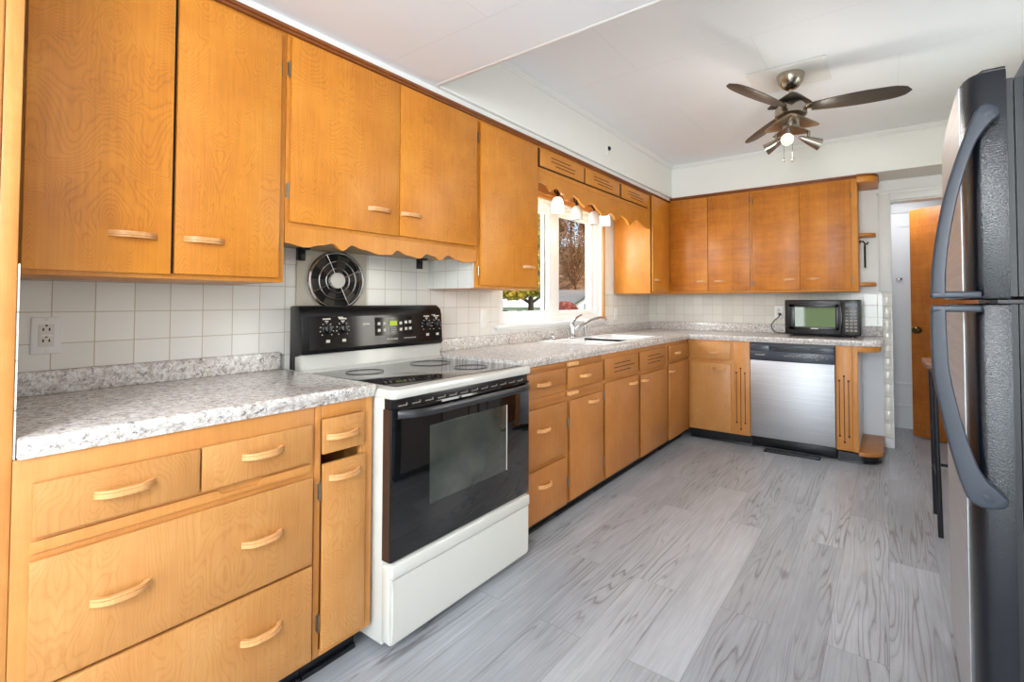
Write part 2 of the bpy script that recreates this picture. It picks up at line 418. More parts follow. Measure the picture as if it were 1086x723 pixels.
# left wall with the window opening
WY0, WY1, WZ0, WZ1 = 2.39, 3.72, 1.035, 1.95
w = MB()
w.box((-.15, -3.15, 0), (0, WY0, 2.6)).box((-.15, WY1, 0), (0, 5.7, 2.6)).box((-.15, WY0, 0), (0, WY1, WZ0)).box((-.15, WY0, WZ1), (0, WY1, 2.6))
struct(w.build('wall_left', 'cream'))
w = MB()   # right wall with the added dining-room window
w.box((3.05, -3.15, 0), (3.2, -2.3, 2.6)).box((3.05, -.7, 0), (3.2, 2.55, 2.6)).box((3.05, 3.95, 0), (3.2, 5.7, 2.6)).box((3.05, 2.55, 0), (3.2, 3.95, .92)).box((3.05, 2.55, 2.08), (3.2, 3.95, 2.6)).box((3.05, -2.3, 0), (3.2, -.7, .7)).box((3.05, -2.3, 2.0), (3.2, -.7, 2.6))
struct(w.build('wall_right', 'cream'))
w = MB()   # wall behind the camera with a patio door
w.box((-.15, -3.15, 0), (.5, -3.0, 2.6)).box((2.4, -3.15, 0), (3.2, -3.0, 2.6)).box((.5, -3.15, 2.1), (2.4, -3.0, 2.6))
struct(w.build('wall_front', 'cream'))
DX0, DX1, DZ = 2.149, 2.90, 2.02
w = MB()
w.box((-.15, D, 0), (DX0, D+.11, 2.6)).box((DX1, D, 0), (3.2, D+.11, 2.6)).box((DX0, D, DZ), (DX1, D+.11, 2.6))
struct(w.build('wall_back', 'white_paint'))
struct(MB().box((-.15, 1.467, ZC), (3.2, D+.11, 2.6)).build('ceiling', 'ceiling'))
o = MB().box((-.15, -3.15, ZS), (3.2, 1.467, 2.6)).build('ceiling_low', 'ceiling'); struct(o)
sf = MB().box((0, 1.467, ZS), (.404, D, ZC)); struct(sf.build('soffit_left', 'cream'))
sf = MB().box((.404, 4.388, ZS), (3.05, D, ZC)); struct(sf.build('soffit_back', 'cream'))
t = MB().box((.404, 1.467, ZS-.002), (3.05, 1.485, ZS+.012), .003).box((.404, 1.467, ZS-.002), (.412, 4.388, ZS+.010), .002)
struct(t.build('trim_1', 'white_paint'))
t = MB().prism([(.404, ZC), (.404, ZC-.03), (.412, ZC-.03), (.43, ZC-.008), (.43, ZC)], 'y', 1.467, 4.388)
t.prism([(4.388, ZC), (4.388, ZC-.03), (4.38, ZC-.03), (4.362, ZC-.008), (4.362, ZC)], 'x', .404, 3.05)
struct(t.build('trim_2', 'white_paint'))
# partition end at the left edge of the picture
p = MB().box((0, .02, 0), (.62, .168, ZS)); struct(p.build('wall_partition', 'cream'))
pl = thing('wooden_post', 'tall honey wood corner post at the left edge of the photo', 'post', (.64, .09, 0))
MB().box((.62, -.02, 0), (.658, .1485, ZS), .004, 3).build('board', 'honey_frame', pl)
MB().box((.62, .1487, 0), (.656, .1755, ZS), .003, 2).build('edge_strip', 'honey_frame', pl)
e = MB()
for i in range(4): e.box((.30, .1758, .862+i*.1005), (.655, .1795, .962+i*.1005-.0012), .003)
tag(e.build('bullnose_tile_strip', 'tile_edge'), 'upright strip of white bullnose tiles at the left end of the near countertop', 'tile trim')
# wall tiles
tl = MB().box((0, .18, .90), (.006, WY0-.03, 1.47)).box((0, WY0-.03, .90), (.006, WY1+.05, WZ0-.03)).box((0, WY1+.03, .90), (.006, D, 1.262))
o = struct(tl.build('wall_left_tiles', 'tile_left')); o['label'] = 'square cream wall tiles above the long left countertop'
tl = MB().box((.006, D-.006, .90), (1.93, D, 1.268)).box((1.93, D-.006, .0), (2.083, D, 1.26))
o = struct(tl.build('wall_back_tiles', 'tile_back'))
MB_ = MB().box((1.94, D-.009, .05), (2.08, D-.005, .86)); struct(MB_.build('trim_3', 'hall_white'))
tl = MB()
for i in range(11):
    z0 = .085+i*.107
    tl.box((2.084, D-.014, z0), (2.142, D-.0005, z0+.1062), .002)
tag(tl.build('doorway_tile_column', 'tile_edge'), 'upright column of white bullnose tiles beside the back doorway', 'tile trim')
# back doorway casing
cs = MB().box((2.064, D-.02, 1.268), (DX0, D, DZ+.07), .003).box((DX0, D-.02, DZ), (2.98, D, DZ+.07), .003).box((DX1, D-.02, 0), (2.98, D, DZ), .003)
cs.box((2.055, D-.026, DZ+.058), (2.985, D, DZ+.078), .003)
cs.box((DX0-.008, D-.012, 0), (DX0, D+.11, DZ)).box((DX0, D, DZ-.012), (DX1, D+.11, DZ)).box((2.086, D-.018, 0), (DX0, D, .075), .003)
struct(cs.build('trim_4', 'white_paint'))
# hall
hl = MB().box((.9, 5.55, 0), (3.2, 5.66, 2.5)); struct(hl.build('wall_hall', 'hall_white'))
hl = MB().box((.9, D+.11, 2.25), (3.2, 5.7, 2.35)); struct(hl.build('ceiling_hall', 'ceiling'))
hl = MB().box((.9, D+.11, 0), (1.0, 5.7, 2.3)); struct(hl.build('wall_hall_left', 'hall_white'))
cd_ = MB()
cd_.box((1.5, 5.535, .0), (2.16, 5.55, 2.12)).box((2.16, 5.535, 2.03), (2.62, 5.55, 2.12), .003).box((2.56, 5.535, 0), (2.62, 5.55, 2.03))
cd_.box((2.16, 5.54, 0), (2.56, 5.551, .40)).box((2.16, 5.537, .40), (2.56, 5.553, .425), .003).box((2.16, 5.534, .2), (2.56, 5.545, .225), .003)
cd_.box((2.16, 5.543, .425), (2.212, 5.551, 2.03)).box((2.52, 5.543, .425), (2.56, 5.551, 2.03)).box((2.212, 5.543, 1.9), (2.52, 5.551, 2.03))
struct(cd_.build('door_2', 'hall_white'))
lt = MB().box((2.186, 5.528, 1.40), (2.236, 5.544, 1.416), .003).cyl((2.21, 5.53, 1.398), (2.21, 5.53, 1.418), .006)
tag(lt.build('closet_latch', 'chrome'), 'small grey latch on the white closet front in the hall', 'latch')
# open wooden door in the hall, hinged on the right jamb
hx, hy = 2.868, 4.888; dv = Vector((2.296-2.868, 5.276-4.888, 0)).normalized(); dn = Vector((dv.y, -dv.x, 0))
dr = thing('wooden_door', 'open flush amber wood door standing beyond the back doorway', 'door', (hx, hy, 0))
mat4 = Matrix(((dv.x, dn.x, 0, hx), (dv.y, dn.y, 0, hy), (0, 0, 1, 0), (0, 0, 0, 1)))
MB().box((.0, -.0175, .008), (.690, .0175, 2.005), .002, M4=mat4).build('door_slab', 'door_wood', dr)
kp = mat4 @ Vector((.630, 0, .94))
kb = MB()
for sg in (1, -1):
    kb.lathe([(.032, .017), (.032, .022), (.012, .026), (.010, .045), (.026, .052), (.030, .064), (.022, .075), (.0, .077)], kp, dn*sg)
kb.build('door_knob', 'brass', dr)
MB().box((.689, -.012, .90), (.6915, .012, .98), M4=mat4).build('latch_plate', 'brass', dr)

# ------------------------------------------------------------------ window (frame, two sashes, panes)
wt = thing('window_1', 'white sliding window above the sink', 'window', (-.06, 3.06, WZ0)); wt['kind'] = 'structure'
f = MB()
X0, X1 = -.13, -.035
f.box((X0, WY0, WZ0), (X1, WY0+.05, WZ1), .004).box((X0, WY1-.05, WZ0), (X1, WY1, WZ1), .004).box((X0, WY0+.046, WZ0), (X1-.001, WY1-.046, WZ0+.045), .004).box((X0, WY0+.046, WZ1-.04), (X1-.001, WY1-.046, WZ1), .004)
f.box((-.115, WY1-.09, WZ0+.04), (-.05, WY1-.045, WZ1-.035), .004)
f.build('window_frame', 'vinyl_white', wt)
def sash(y0, y1, x, wl_, wr_):
    z0, z1 = WZ0+.04, WZ1-.038
    m = MB().box((x, y0, z0), (x+.03, y0+wl_, z1), .004).box((x, y1-wr_, z0), (x+.03, y1, z1), .004).box((x+.001, y0+wl_-.004, z0), (x+.0285, y1-wr_+.004, z0+.045), .003).box((x+.001, y0+wl_-.004, z1-.04), (x+.0285, y1-wr_+.004, z1), .003)
    so = m.build('window_sash', 'vinyl_white', wt)
    MB().box((x+.012, y0+wl_-.004, z0+.04), (x+.016, y1-wr_+.004, z1-.035)).build('window_pane', 'glass', so)
    return so
sash(2.44, 3.06, -.115, .05, .09)
sash(2.99, 3.675, -.083, .14, .055)
sp = MB().box((-.0865, 2.973, WZ0+.086), (-.084, 2.981, WZ1-.079)); sp.build('weather_strip', 'black_matte', wt)
c = MB()
c.box((-.035, WY0-.005, WZ0-.012), (.045, WY1+.04, WZ0+.004), .004)
c.box((.0, WY0-.06, WZ0-.04), (.022, WY1+.05, WZ0-.010), .003).box((.006, WY0-.09, WZ0-.022), (.05, WY1+.03, WZ0+.002), .004)
struct(c.build('window_sill', 'white_paint'))
c = MB().box((0, WY0-.09, WZ1+.005), (.022, WY1+.06, WZ1+.14), .003).box((0, WY0-.09, WZ1+.035), (.034, WY1+.06, WZ1+.05), .004)
c.box((0, WY1+.005, WZ0), (.02, WY1+.03, WZ1+.01), .003)
struct(c.build('trim_5', 'honey_frame'))
# patio door (seen in reflections) and added dining window for fill, both behind the camera
pd = thing('door_3', 'white sliding patio door behind the camera', 'door', (1.45, -3.05, 0)); pd['kind'] = 'structure'
m = MB().box((.5, -3.12, 0), (.57, -3.04, 2.1)).box((2.33, -3.12, 0), (2.4, -3.04, 2.1)).box((.5, -3.12, 2.03), (2.4, -3.04, 2.1)).box((.5, -3.12, 0), (2.4, -3.04, .09)).box((1.41, -3.1, 0), (1.5, -3.05, 2.1))
m.build('door_frame', 'vinyl_white', pd)
wn_ = thing('window_2', 'added white dining window for fill light in the right wall behind the camera', 'window', (3.12, -1.5, .7)); wn_['kind'] = 'structure'
m = MB().box((3.07, -2.3, .7), (3.15, -2.24, 2)).box((3.07, -.76, .7), (3.15, -.7, 2)).box((3.07, -2.3, .7), (3.15, -.7, .76)).box((3.07, -2.3, 1.94), (3.15, -.7, 2)).box((3.08, -1.53, .7), (3.14, -1.47, 2))
m.build('window_frame', 'vinyl_white', wn_)

wn_ = thing('window_3', 'white window in the right wall behind the bar stool', 'window', (3.12, 3.25, .92)); wn_['kind'] = 'structure'
m = MB().box((3.07, 2.55, .92), (3.15, 2.61, 2.08)).box((3.07, 3.89, .92), (3.15, 3.95, 2.08)).box((3.07, 2.55, .92), (3.15, 3.95, .98)).box((3.07, 2.55, 2.02), (3.15, 3.95, 2.08)).box((3.08, 3.22, .92), (3.14, 3.28, 2.08))
m.build('window_frame', 'vinyl_white', wn_)

# ------------------------------------------------------------------ pulls and hinges
def pull_mesh(mb, c, along, out, L=.108, p=.028):
    """three thin bowed laminations side by side"""
    U, N = Vector(along), Vector(out); V = Vector((0, 0, 1))
    n = 14; prof = []
    for i in range(n+1):
        s_ = -1+2*i/n; prof.append((s_*L/2, p*(1-abs(s_)**3.2)))
    inner = []
    for i in range(n+1):
        s_ = 1-2*i/n; inner.append((s_*(L/2-.013), max(0, (p-.010)*(1-abs(s_)**4.0))))
    pts = prof+inner
    for k, (z0, z1, dd) in enumerate(((-.0084, -.0034, 0), (-.0026, .0026, .0025), (.0034, .0084, 0))):
        m4 = Matrix(((U.x, N.x, V.x, c[0]), (U.y, N.y, V.y, c[1]), (U.z, N.z, V.z, c[2]), (0, 0, 0, 1)))
        q = [(a, b+(dd if b > .004 else 0)) for a, b in pts]
        b = bmesh.new()
        A = [b.verts.new((x, y, z0)) for x, y in q]; B = [b.verts.new((x, y, z1)) for x, y in q]; nn = len(q)
        for i in range(nn): b.faces.new((A[i], B[i], B[(i+1) % nn], A[(i+1) % nn]))
        for i in range(n):
            for R_ in (A, B): b.faces.new((R_[i], R_[i+1], R_[nn-2-i], R_[nn-1-i]))
        bmesh.ops.recalc_face_normals(b, faces=b.faces)
        mb._merge(b, m4)
def pull(parent, c, face, L=.108):
    mb = MB()
    if face == 'x': pull_mesh(mb, c, (0, 1, 0), (1, 0, 0), L)
    else: pull_mesh(mb, c, (1, 0, 0), (0, -1, 0), L)
    return mb.build('handle', 'pull', parent)
def hinge(parent, c, face, h=.048):
    mb = MB()
    if face == 'x':
        mb.cyl((c[0]+.004, c[1], c[2]-h/2), (c[0]+.004, c[1], c[2]+h/2), .0045, seg=10).box((c[0]-.002, c[1]-.006, c[2]-h/2), (c[0]+.0025, c[1]+.002, c[2]+h/2), .001)
        mb.cyl((c[0]+.004, c[1], c[2]-h/2-.006), (c[0]+.004, c[1], c[2]+h/2+.006), .0028, seg=8)
    else:
        mb.cyl((c[0], c[1]-.004, c[2]-h/2), (c[0], c[1]-.004, c[2]+h/2), .0045, seg=10).box((c[0]-.006, c[1]-.0025, c[2]-h/2), (c[0]+.002, c[1]+.002, c[2]+h/2), .001)
    return mb.build('hinge', 'steel_dark', parent)
PT = .018      # how far fronts stand proud
def front(parent, kind, face, F, a0, a1, z0, z1, mat, handle=None, hinges=(), hl=.108, t=PT):
    """door or drawer front on a cabinet face at F ('x': y runs a0..a1; 'y': x runs a0..a1), with pull and hinges"""
    mb = MB()
    if face == 'x': mb.box((F+.004, a0, z0), (F+t, a1, z1), .0025, 2)
    else: mb.box((a0, F-t, z0), (a1, F-.004, z1), .0025, 2)
    o = mb.build(kind, mat, parent)
    for h in ([handle] if handle and not isinstance(handle[0], tuple) else handle or []):
        c = (F+t-.001, h[0], h[1]) if face == 'x' else (h[0], F-t+.001, h[1])
        pull(o, c, face, hl)
    for h in hinges:
        c = (F+.001, h[0], h[1]) if face == 'x' else (h[0], F-.001, h[1])
        hinge(o, c, face)
    return o

# ------------------------------------------------------------------ near base cabinets (left of the range)
XB = .656
c1 = thing('base_cabinet', 'honey wood base cabinet with two small and two wide drawers, beside the wooden post', 'cabinet', (.33, .48, 0), 'base cabinets')
MB().box((.02, .1760, .09), (XB, .790, .861), .001).build('cabinet_body', 'honey_frame', c1)
MB().box((.10, .18, 0), (.585, .79, .092)).box((.585, .18, 0), (.598, .79, .016), .004).build('toe_kick', 'toe', c1)
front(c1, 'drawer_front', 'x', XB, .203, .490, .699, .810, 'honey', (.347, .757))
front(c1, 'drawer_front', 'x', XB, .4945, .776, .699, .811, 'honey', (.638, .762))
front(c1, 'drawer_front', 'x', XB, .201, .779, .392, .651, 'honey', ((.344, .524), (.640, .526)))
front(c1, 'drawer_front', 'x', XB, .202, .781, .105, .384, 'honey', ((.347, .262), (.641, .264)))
bb = MB().prism([(.203, .664), (.779, .664), (.779, .6885), (.640, .6885), (.628, .676), (.545, .676), (.533, .6885), (.203, .6885)], 'x', XB-.004, XB+.007, .0015)
bb.build('cutting_board_edge', 'honey_frame', c1)
c2 = thing('base_cabinet', 'narrow honey wood base cabinet with one small drawer and one slim door, beside the range', 'cabinet', (.33, .89, 0), 'base cabinets')
b = MB()
b.box((.02, .792, .09), (XB-.02, .804, .861)).box((.02, .966, .09), (XB, .990, .861), .002).box((.02, .792, .09), (.035, .99, .861)).box((.035, .804, .09), (XB-.02, .966, .105))
b.box((XB-.02, .792, .09), (XB, .812, .861), .002).box((XB-.02, .812, .818), (XB, .966, .861), .002).box((XB-.02, .946, .09), (XB, .967, .82), .002).box((XB-.02, .812, .09), (XB, .946, .112), .002)
b.build('cabinet_body', 'honey_frame', c2)
MB().box((.10, .792, 0), (.585, .975, .092)).box((.585, .792, 0), (.598, .975, .016), .004).build('toe_kick', 'toe', c2)
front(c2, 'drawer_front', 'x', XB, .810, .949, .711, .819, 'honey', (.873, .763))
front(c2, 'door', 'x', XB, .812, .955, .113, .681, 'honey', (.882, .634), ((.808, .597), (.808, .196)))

# ------------------------------------------------------------------ countertops
def bullnose(x_front, y0, y1, z0, z1):
    r = .012
    pts = [(.005, z0), (x_front-.012, z0), (x_front-.010, z0+.010), (x_front-.003, z0+.018)]
    for k in range(7):
        a = -math.pi/2*.2 + k/6*(math.pi/2*1.2)
        pts.append((x_front-r+r*math.cos(a), z1-r+r*math.sin(a)))
    pts.append((.005, z1))
    return pts
k1 = thing('countertop', 'short speckled grey countertop between the wooden post and the range', 'countertop', (.33, .58, .86), 'speckled countertops')
MB().prism(bullnose(.676, 0, 0, .862, .905), 'y', .181, .992, .004).build('worktop', 'granite', k1)
MB().box((.006, .181, .904), (.032, .985, .977), .008, 3).build('backsplash', 'granite', k1)

k2 = thing('countertop', 'long L shaped speckled countertop running past the sink to the dishwasher', 'countertop', (.4, 3.4, .86), 'speckled countertops')
SX0, SX1, SY0, SY1 = .10, .585, 2.72, 3.62      # sink cut-out
def nose_profile(t):  # (outward, z) front edge profile
    return [(-.012, .862), (-.010, .872), (-.003, .880)] + [(-.012+.012*math.cos(a), .893+.012*math.sin(a)) for a in [-.31+k/6*1.88 for k in range(7)]]
top = MB()
FX, FY = .676, 4.078
# flat fields round the sink hole
for lo, hi in (((.006, 1.752), (FX-.012, SY0)), ((.006, SY0), (SX0, SY1)), ((SX1, SY0), (FX-.012, SY1)), ((.006, SY1), (FX-.012, D-.006)), ((FX-.012, FY+.012), (1.96, D-.006))):
    top.box((lo[0], lo[1], .862), (hi[0], hi[1], .905))
# front noses
pr = nose_profile(0)
top.prism([(FX+a, z) for a, z in pr]+[(FX-.014, .905), (FX-.014, .862)], 'y', 1.752, FY+.012)
top.prism([(FY-a, z) for a, z in pr]+[(FY+.014, .905), (FY+.014, .862)], 'x', FX-.012, 1.96)
# rounded free end
R = .13
arc = [(1.96, FY)]+[(2.09-R+R*math.sin(a), FY+R-R*math.cos(a)) for a in [k/10*math.pi/2 for k in range(11)]]+[(2.09, D-.016), (1.96, D-.016)]
top.prism(arc, 'z', .862, .905, .006)
top.build('worktop', 'granite', k2)
MB().box((.006, 1.752, .904), (.032, D-.03, .975), .006, 3).build('backsplash', 'granite', k2)
MB().box((.03, D-.034, .904), (2.085, D-.007, .985), .006, 3).build('backsplash', 'granite', k2)

# ------------------------------------------------------------------ range
RY0, RY1 = 1.001, 1.745
rg = thing('range', 'bisque electric range with black glass oven door and black control panel', 'range', (.4, 1.373, 0))
MB().box((.075, RY0+.002, .03), (.70, RY1-.002, .86), .004).build('range_body', 'enamel', rg)
for x in (.13, .62):
    for y in (1.05, 1.70): MB().lathe([(.018, 0), (.018, .012), (.010, .014), (.010, .032)], (x, y, 0)).build('levelling_foot', 'black', rg)
# cooktop with rolled enamel rim
prf = []
rim = MB()
def rrect(x0, x1, y0, y1, r, n=6):
    P = []
    for cx, cy, a0 in ((x1-r, y1-r, 0), (x0+r, y1-r, 90), (x0+r, y0+r, 180), (x1-r, y0+r, 270)):
        for k in range(n+1):
            a = rad(a0+90*k/n); P.append((cx+r*math.cos(a), cy+r*math.sin(a)))
    return P
rim.prism(rrect(.09, .758, RY0-.003, RY1+.003, .022), 'z', .853, .889, .012)
rim.build('cooktop_rim', 'enamel', rg)
MB().prism(rrect(.150, .712, RY0+.042, RY1-.020, .012), 'z', .885, .8905, .0012).build('cooktop_glass', 'cooktop', rg)
for (x, y, r) in ((.55, 1.22, .095), (.55, 1.56, .075), (.29, 1.20, .075), (.29, 1.55, .095)):
    MB().torus((x, y, .8903), (0, 0, 1), r, .0006, 64, 6).build('burner_ring', 'handle_grey', rg)
# riser and control panel
MB().prism([(.075, .86), (.158, .86), (.158, .896), (.142, .905), (.136, .978), (.075, .978)], 'y', RY0+.012, RY1-.005, .003).build('back_riser', 'enamel', rg)
pn = MB().prism([(.055, .90), (.085, .90), (.085, .955), (.155, .968), (.160, .980), (.150, 1.120), (.140, 1.150), (.115, 1.168), (.055, 1.168)], 'y', RY0, RY1, .012)
cpanel = pn.build('control_panel', 'black', rg)
# raised fascia, tilted like the panel
def onp(y, z): return (.1624-.0704*(z-.987), y, z)
MB().prism([(.1605, .985), (.163, .987), (.1535, 1.122), (.1505, 1.124)], 'y', RY0+.03, RY1-.018, .001).build('fascia', 'black_panel', cpanel)
kz = 1.07
for y in (1.106, 1.178, 1.634, 1.698):
    c = Vector(onp(y, kz)); n = Vector((1, 0, .07)).normalized()
    mk = MB()
    kn = MB().lathe([(.020, 0), (.020, .005), (.0165, .007), (.0155, .017), (.013, .019), (0, .0195)], c+n*.002, n)
    kn.box((-.0035, -.0155, .018), (.0035, .0155, .024), .0015, M4=Matrix.Translation(c+n*.002) @ Vector((0, 0, 1)).rotation_difference(n).to_matrix().to_4x4() @ Matrix.Rotation(math.pi/2, 4, 'Z'))
    ko = kn.build('control_knob', 'black', cpanel)
mk = MB()
def dash(mb, y, z, w, h):
    p = onp(y, z); mb.box((p[0]+.0008, y-w/2, z-h/2), (p[0]+.0036, y+w/2, z+h/2))
for y in (1.106, 1.178, 1.634, 1.698):
    for k in range(9):
        a = rad(-225+k*33.75*1.0); dash(mk, y+.029*math.cos(a), kz-.004-.029*math.sin(a), .004, .004)
    dash(mk, y, kz+.042, .034, .006); dash(mk, y, kz+.032, .014, .005)
    dash(mk, y+.004, kz-.052, .016, .012)
dash(mk, 1.168, 1.118, .022, .005); dash(mk, 1.68, 1.118, .022, .004); dash(mk, 1.29, 1.085, .036, .006)
mk.build('panel_print', 'mark', cpanel)
ck = MB(); p0 = onp(1.44, 1.07)
ck.prism([(.1585, 1.028), (.1618, 1.0285), (.1560, 1.112), (.1500, 1.113)], 'y', 1.335, 1.545, .002).build('clock_panel', 'black_panel', cpanel)
for (y, z) in ((1.355, 1.083), (1.385, 1.083), (1.355, 1.052), (1.385, 1.052), (1.475, 1.082), (1.475, 1.052), (1.505, 1.086), (1.505, 1.054), (1.53, 1.087), (1.53, 1.055)):
    p = onp(y, z); MB().box((p[0]+.002, y-.007, z-.007), (p[0]+.0055, y+.007, z+.007), .001).build('button', 'mark', cpanel)
kb = MB()
for k in range(3):
    p = onp(1.43, 1.06-.009*k); kb.box((p[0]+.003, 1.418, 1.058-.009*k), (p[0]+.0068, 1.446, 1.062-.009*k))
kb.build('clock_print', 'mark_dim', cpanel)
p = onp(1.43, 1.082); MB().box((p[0]+.003, 1.412, 1.072), (p[0]+.0068, 1.452, 1.094)).build('clock_display', 'display', cpanel)
p = onp(1.415, 1.012); text('FRIGIDAIRE', .0125, (p[0]+.0032, 1.425, 1.008), (0, 1, 0), (-.07, 0, 1), 'mark', 'brand_name', cpanel)
mk = MB()
for k in range(9): dash(mk, 1.495+k*.008, 1.009, .005, .006)
mk.build('model_print', 'mark_dim', cpanel)
# vent strip under the rim
MB().box((.66, RY0+.006, .800), (.735, RY1-.004, .853), .002).build('vent_strip', 'black', rg)
for k in range(12):
    y = RY0+.035+k*.0575
    MB().box((.7345, y, .826), (.7375, y+.036, .8295)).box((.7345, y+.033, .829), (.7375, y+.036, .835)).build('vent_slot', 'mark_dim', rg)
# oven door
od = MB().box((.703, RY0+.001, .312), (.744, RY1-.001, .822), .004, 2).build('oven_door', 'black_glass', rg)
MB().box((.7025, RY0-.0012, .315), (.740, RY0+.0012, .82)).build('door_side_reflection', 'oven_side_reflection', od)  # side of the door, its brownish reflection painted as a strip
NTw = NT('oven_window_screen'); vv = NTw.obj(); 
M['oven_window'] = NTw.set(Base_Color=NTw.ramp(NTw.noise(vv, 9, 2), [(.3, lin((46, 50, 47))), (.7, lin((62, 66, 58)))]), Roughness=.05, Coat_Weight=.6)
MB().box((.743, 1.166, .455), (.7448, 1.585, .737), .0006).build('oven_window', 'oven_window', od)
MB().box((.7440, 1.584, .457), (.7454, 1.589, .737)).build('window_edge', 'mark', od)
hp = []
for k in range(25):
    s_ = -1+2*k/24; y = 1.373+s_*.350
    hp.append((.752+.044*(1-abs(s_)**10), y, .803-.0))
hm = MB().tube(hp, .0145, 10, flat=.62, up=(0, 0, 1))
hm.build('oven_handle', 'handle_grey', od)
# storage drawer
dpts = rrect(RY0, RY1, .036, .306, .018)
dm = MB()
b = [(y, z) for y, z in dpts]
dm.prism(b, 'x', .700, .742, .005).box((.735, RY0+.004, .255), (.752, RY1-.004, .304), .008, 3)
dm.prism([(.741, .045), (.744, .045), (.748, .12), (.748, .2), (.744, .25), (.741, .252)], 'y', RY0+.012, RY1-.012, .0)
dm.build('storage_drawer', 'enamel', rg)

# ------------------------------------------------------------------ base cabinets right of the range
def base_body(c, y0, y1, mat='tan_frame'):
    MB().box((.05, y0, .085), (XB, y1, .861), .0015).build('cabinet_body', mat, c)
    MB().box((.10, y0, 0), (.585, y1, .087)).box((.585, y0, 0), (.596, y1, .016), .004).build('toe_kick', 'toe', c)
def board_edge(c, y0, y1, z0, z1, knob_y):
    o = MB().box((XB-.004, y0, z0), (XB+.006, y1, z1), .002).build('cutting_board_edge', 'tan_frame', c)
    if knob_y is not None: MB().box((XB+.004, knob_y-.05, (z0+z1)/2-.011), (XB+.026, knob_y+.05, (z0+z1)/2+.011), .007, 3).build('finger_grip', 'pull', o)
ca = thing('base_cabinet', 'tan wood base cabinet with three stacked drawers, right beside the range', 'cabinet', (.35, 1.96, 0), 'base cabinets')
base_body(ca, 1.752, 2.167)
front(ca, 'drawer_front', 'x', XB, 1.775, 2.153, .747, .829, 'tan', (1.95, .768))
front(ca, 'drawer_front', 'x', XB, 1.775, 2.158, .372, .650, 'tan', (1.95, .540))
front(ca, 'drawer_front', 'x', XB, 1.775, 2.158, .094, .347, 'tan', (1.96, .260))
board_edge(ca, 1.775, 2.160, .668, .700, None)
board_edge(ca, 1.775, 2.160, .838, .858, None)
cb = thing('base_cabinet', 'tan wood base cabinet with finger grips, left of the cabinet with slotted panels', 'cabinet', (.35, 2.37, 0), 'base cabinets')
base_body(cb, 2.169, 2.577)
front(cb, 'drawer_front', 'x', XB, 2.178, 2.562, .710, .822, 'tan', (2.35, .765))
front(cb, 'door', 'x', XB, 2.200, 2.560, .098, .643, 'tan', (2.44, .604), ((2.196, .52), (2.196, .20)))
board_edge(cb, 2.178, 2.565, .665, .698, 2.165+.06)
board_edge(cb, 2.178, 2.565, .832, .852, 2.165+.06)
cc = thing('base_cabinet', 'tan wood sink cabinet with two slotted panels above two doors', 'cabinet', (.35, 3.08, 0), 'base cabinets')
b = MB().box((XB-.022, 2.579, .085), (XB, 3.592, .861), .0015).box((.05, 2.579, .085), (XB-.022, 2.595, .861)).box((.05, 3.576, .085), (XB-.022, 3.592, .861)).box((.05, 2.595, .085), (XB-.022, 3.576, .10)).box((.05, 2.595, .10), (.06, 3.576, .861))
b.build('cabinet_body', 'tan_frame', cc)
MB().box((.10, 2.579, 0), (.585, 3.592, .087)).box((.585, 2.579, 0), (.596, 3.592, .016), .004).build('toe_kick', 'toe', cc)
def slots(mb, face, F, a0, a1, zc, dz, L=(.17, .2, .17), sh=(0, .03, .0)):
    m = (a0+a1)/2
    for k in (-1, 0, 1):
        s_ = sh[k+1]; l_ = L[k+1]
        mb.box((F-.002, m-l_+s_, zc+k*dz-.0026), (F+.0012, m+l_+s_, zc+k*dz+.0026))
for (y0, y1) in ((2.589, 3.052), (3.098, 3.558)):
    o = front(cc, 'slotted_panel', 'x', XB, y0, y1, .702, .832, 'tan')
    mb = MB(); slots(mb, 'x', XB+PT, y0, y1, .765, .026, (.115, .15, .115)); mb.build('slots', 'groove_and_shade', o)
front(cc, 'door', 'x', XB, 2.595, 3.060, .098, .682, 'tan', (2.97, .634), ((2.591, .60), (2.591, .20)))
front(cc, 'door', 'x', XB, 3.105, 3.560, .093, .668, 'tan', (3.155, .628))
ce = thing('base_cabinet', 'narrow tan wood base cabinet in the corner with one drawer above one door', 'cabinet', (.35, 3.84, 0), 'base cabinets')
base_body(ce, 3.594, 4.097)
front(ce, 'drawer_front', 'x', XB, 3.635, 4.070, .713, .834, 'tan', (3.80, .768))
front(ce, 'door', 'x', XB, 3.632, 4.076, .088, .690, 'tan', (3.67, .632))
# back run
YB = 4.102
def back_body(c, x0, x1, mat='honey_frame', d0=YB):
    MB().box((x0, YB, .09), (x1, D-.03, .861), .0015).build('cabinet_body', mat, c)
    MB().box((x0, 4.165, 0), (x1, D-.05, .092)).box((x0, 4.153, 0), (x1, 4.167, .014), .004).build('toe_kick', 'toe', c)
def flutes(parent, xs, zs):
    mb = MB()
    for x, (z0, z1) in zip(xs, zs):
        mb.box((x-.0026, YB-.0062, z0), (x+.0026, YB-.0030, z1))
        for z in (z0, z1): mb.cyl((x, YB-.0062, z), (x, YB-.0030, z), .0075, seg=12)
    mb.build('routed_grooves', 'groove_and_shade', parent)
cf = thing('base_cabinet', 'honey wood base cabinet left of the dishwasher with three routed grooves', 'cabinet', (.95, 4.4, 0), 'base cabinets')
back_body(cf, .659, 1.178)
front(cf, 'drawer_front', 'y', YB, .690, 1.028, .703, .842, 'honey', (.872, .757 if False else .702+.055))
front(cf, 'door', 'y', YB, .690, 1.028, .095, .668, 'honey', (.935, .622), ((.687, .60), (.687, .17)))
fp = MB().box((1.050, YB-.005, .092), (1.176, YB+.004, .858), .001).build('fluted_panel', 'honey_frame', cf)
flutes(fp, (1.071, 1.105, 1.139), ((.19, .60), (.138, .637), (.19, .60)))
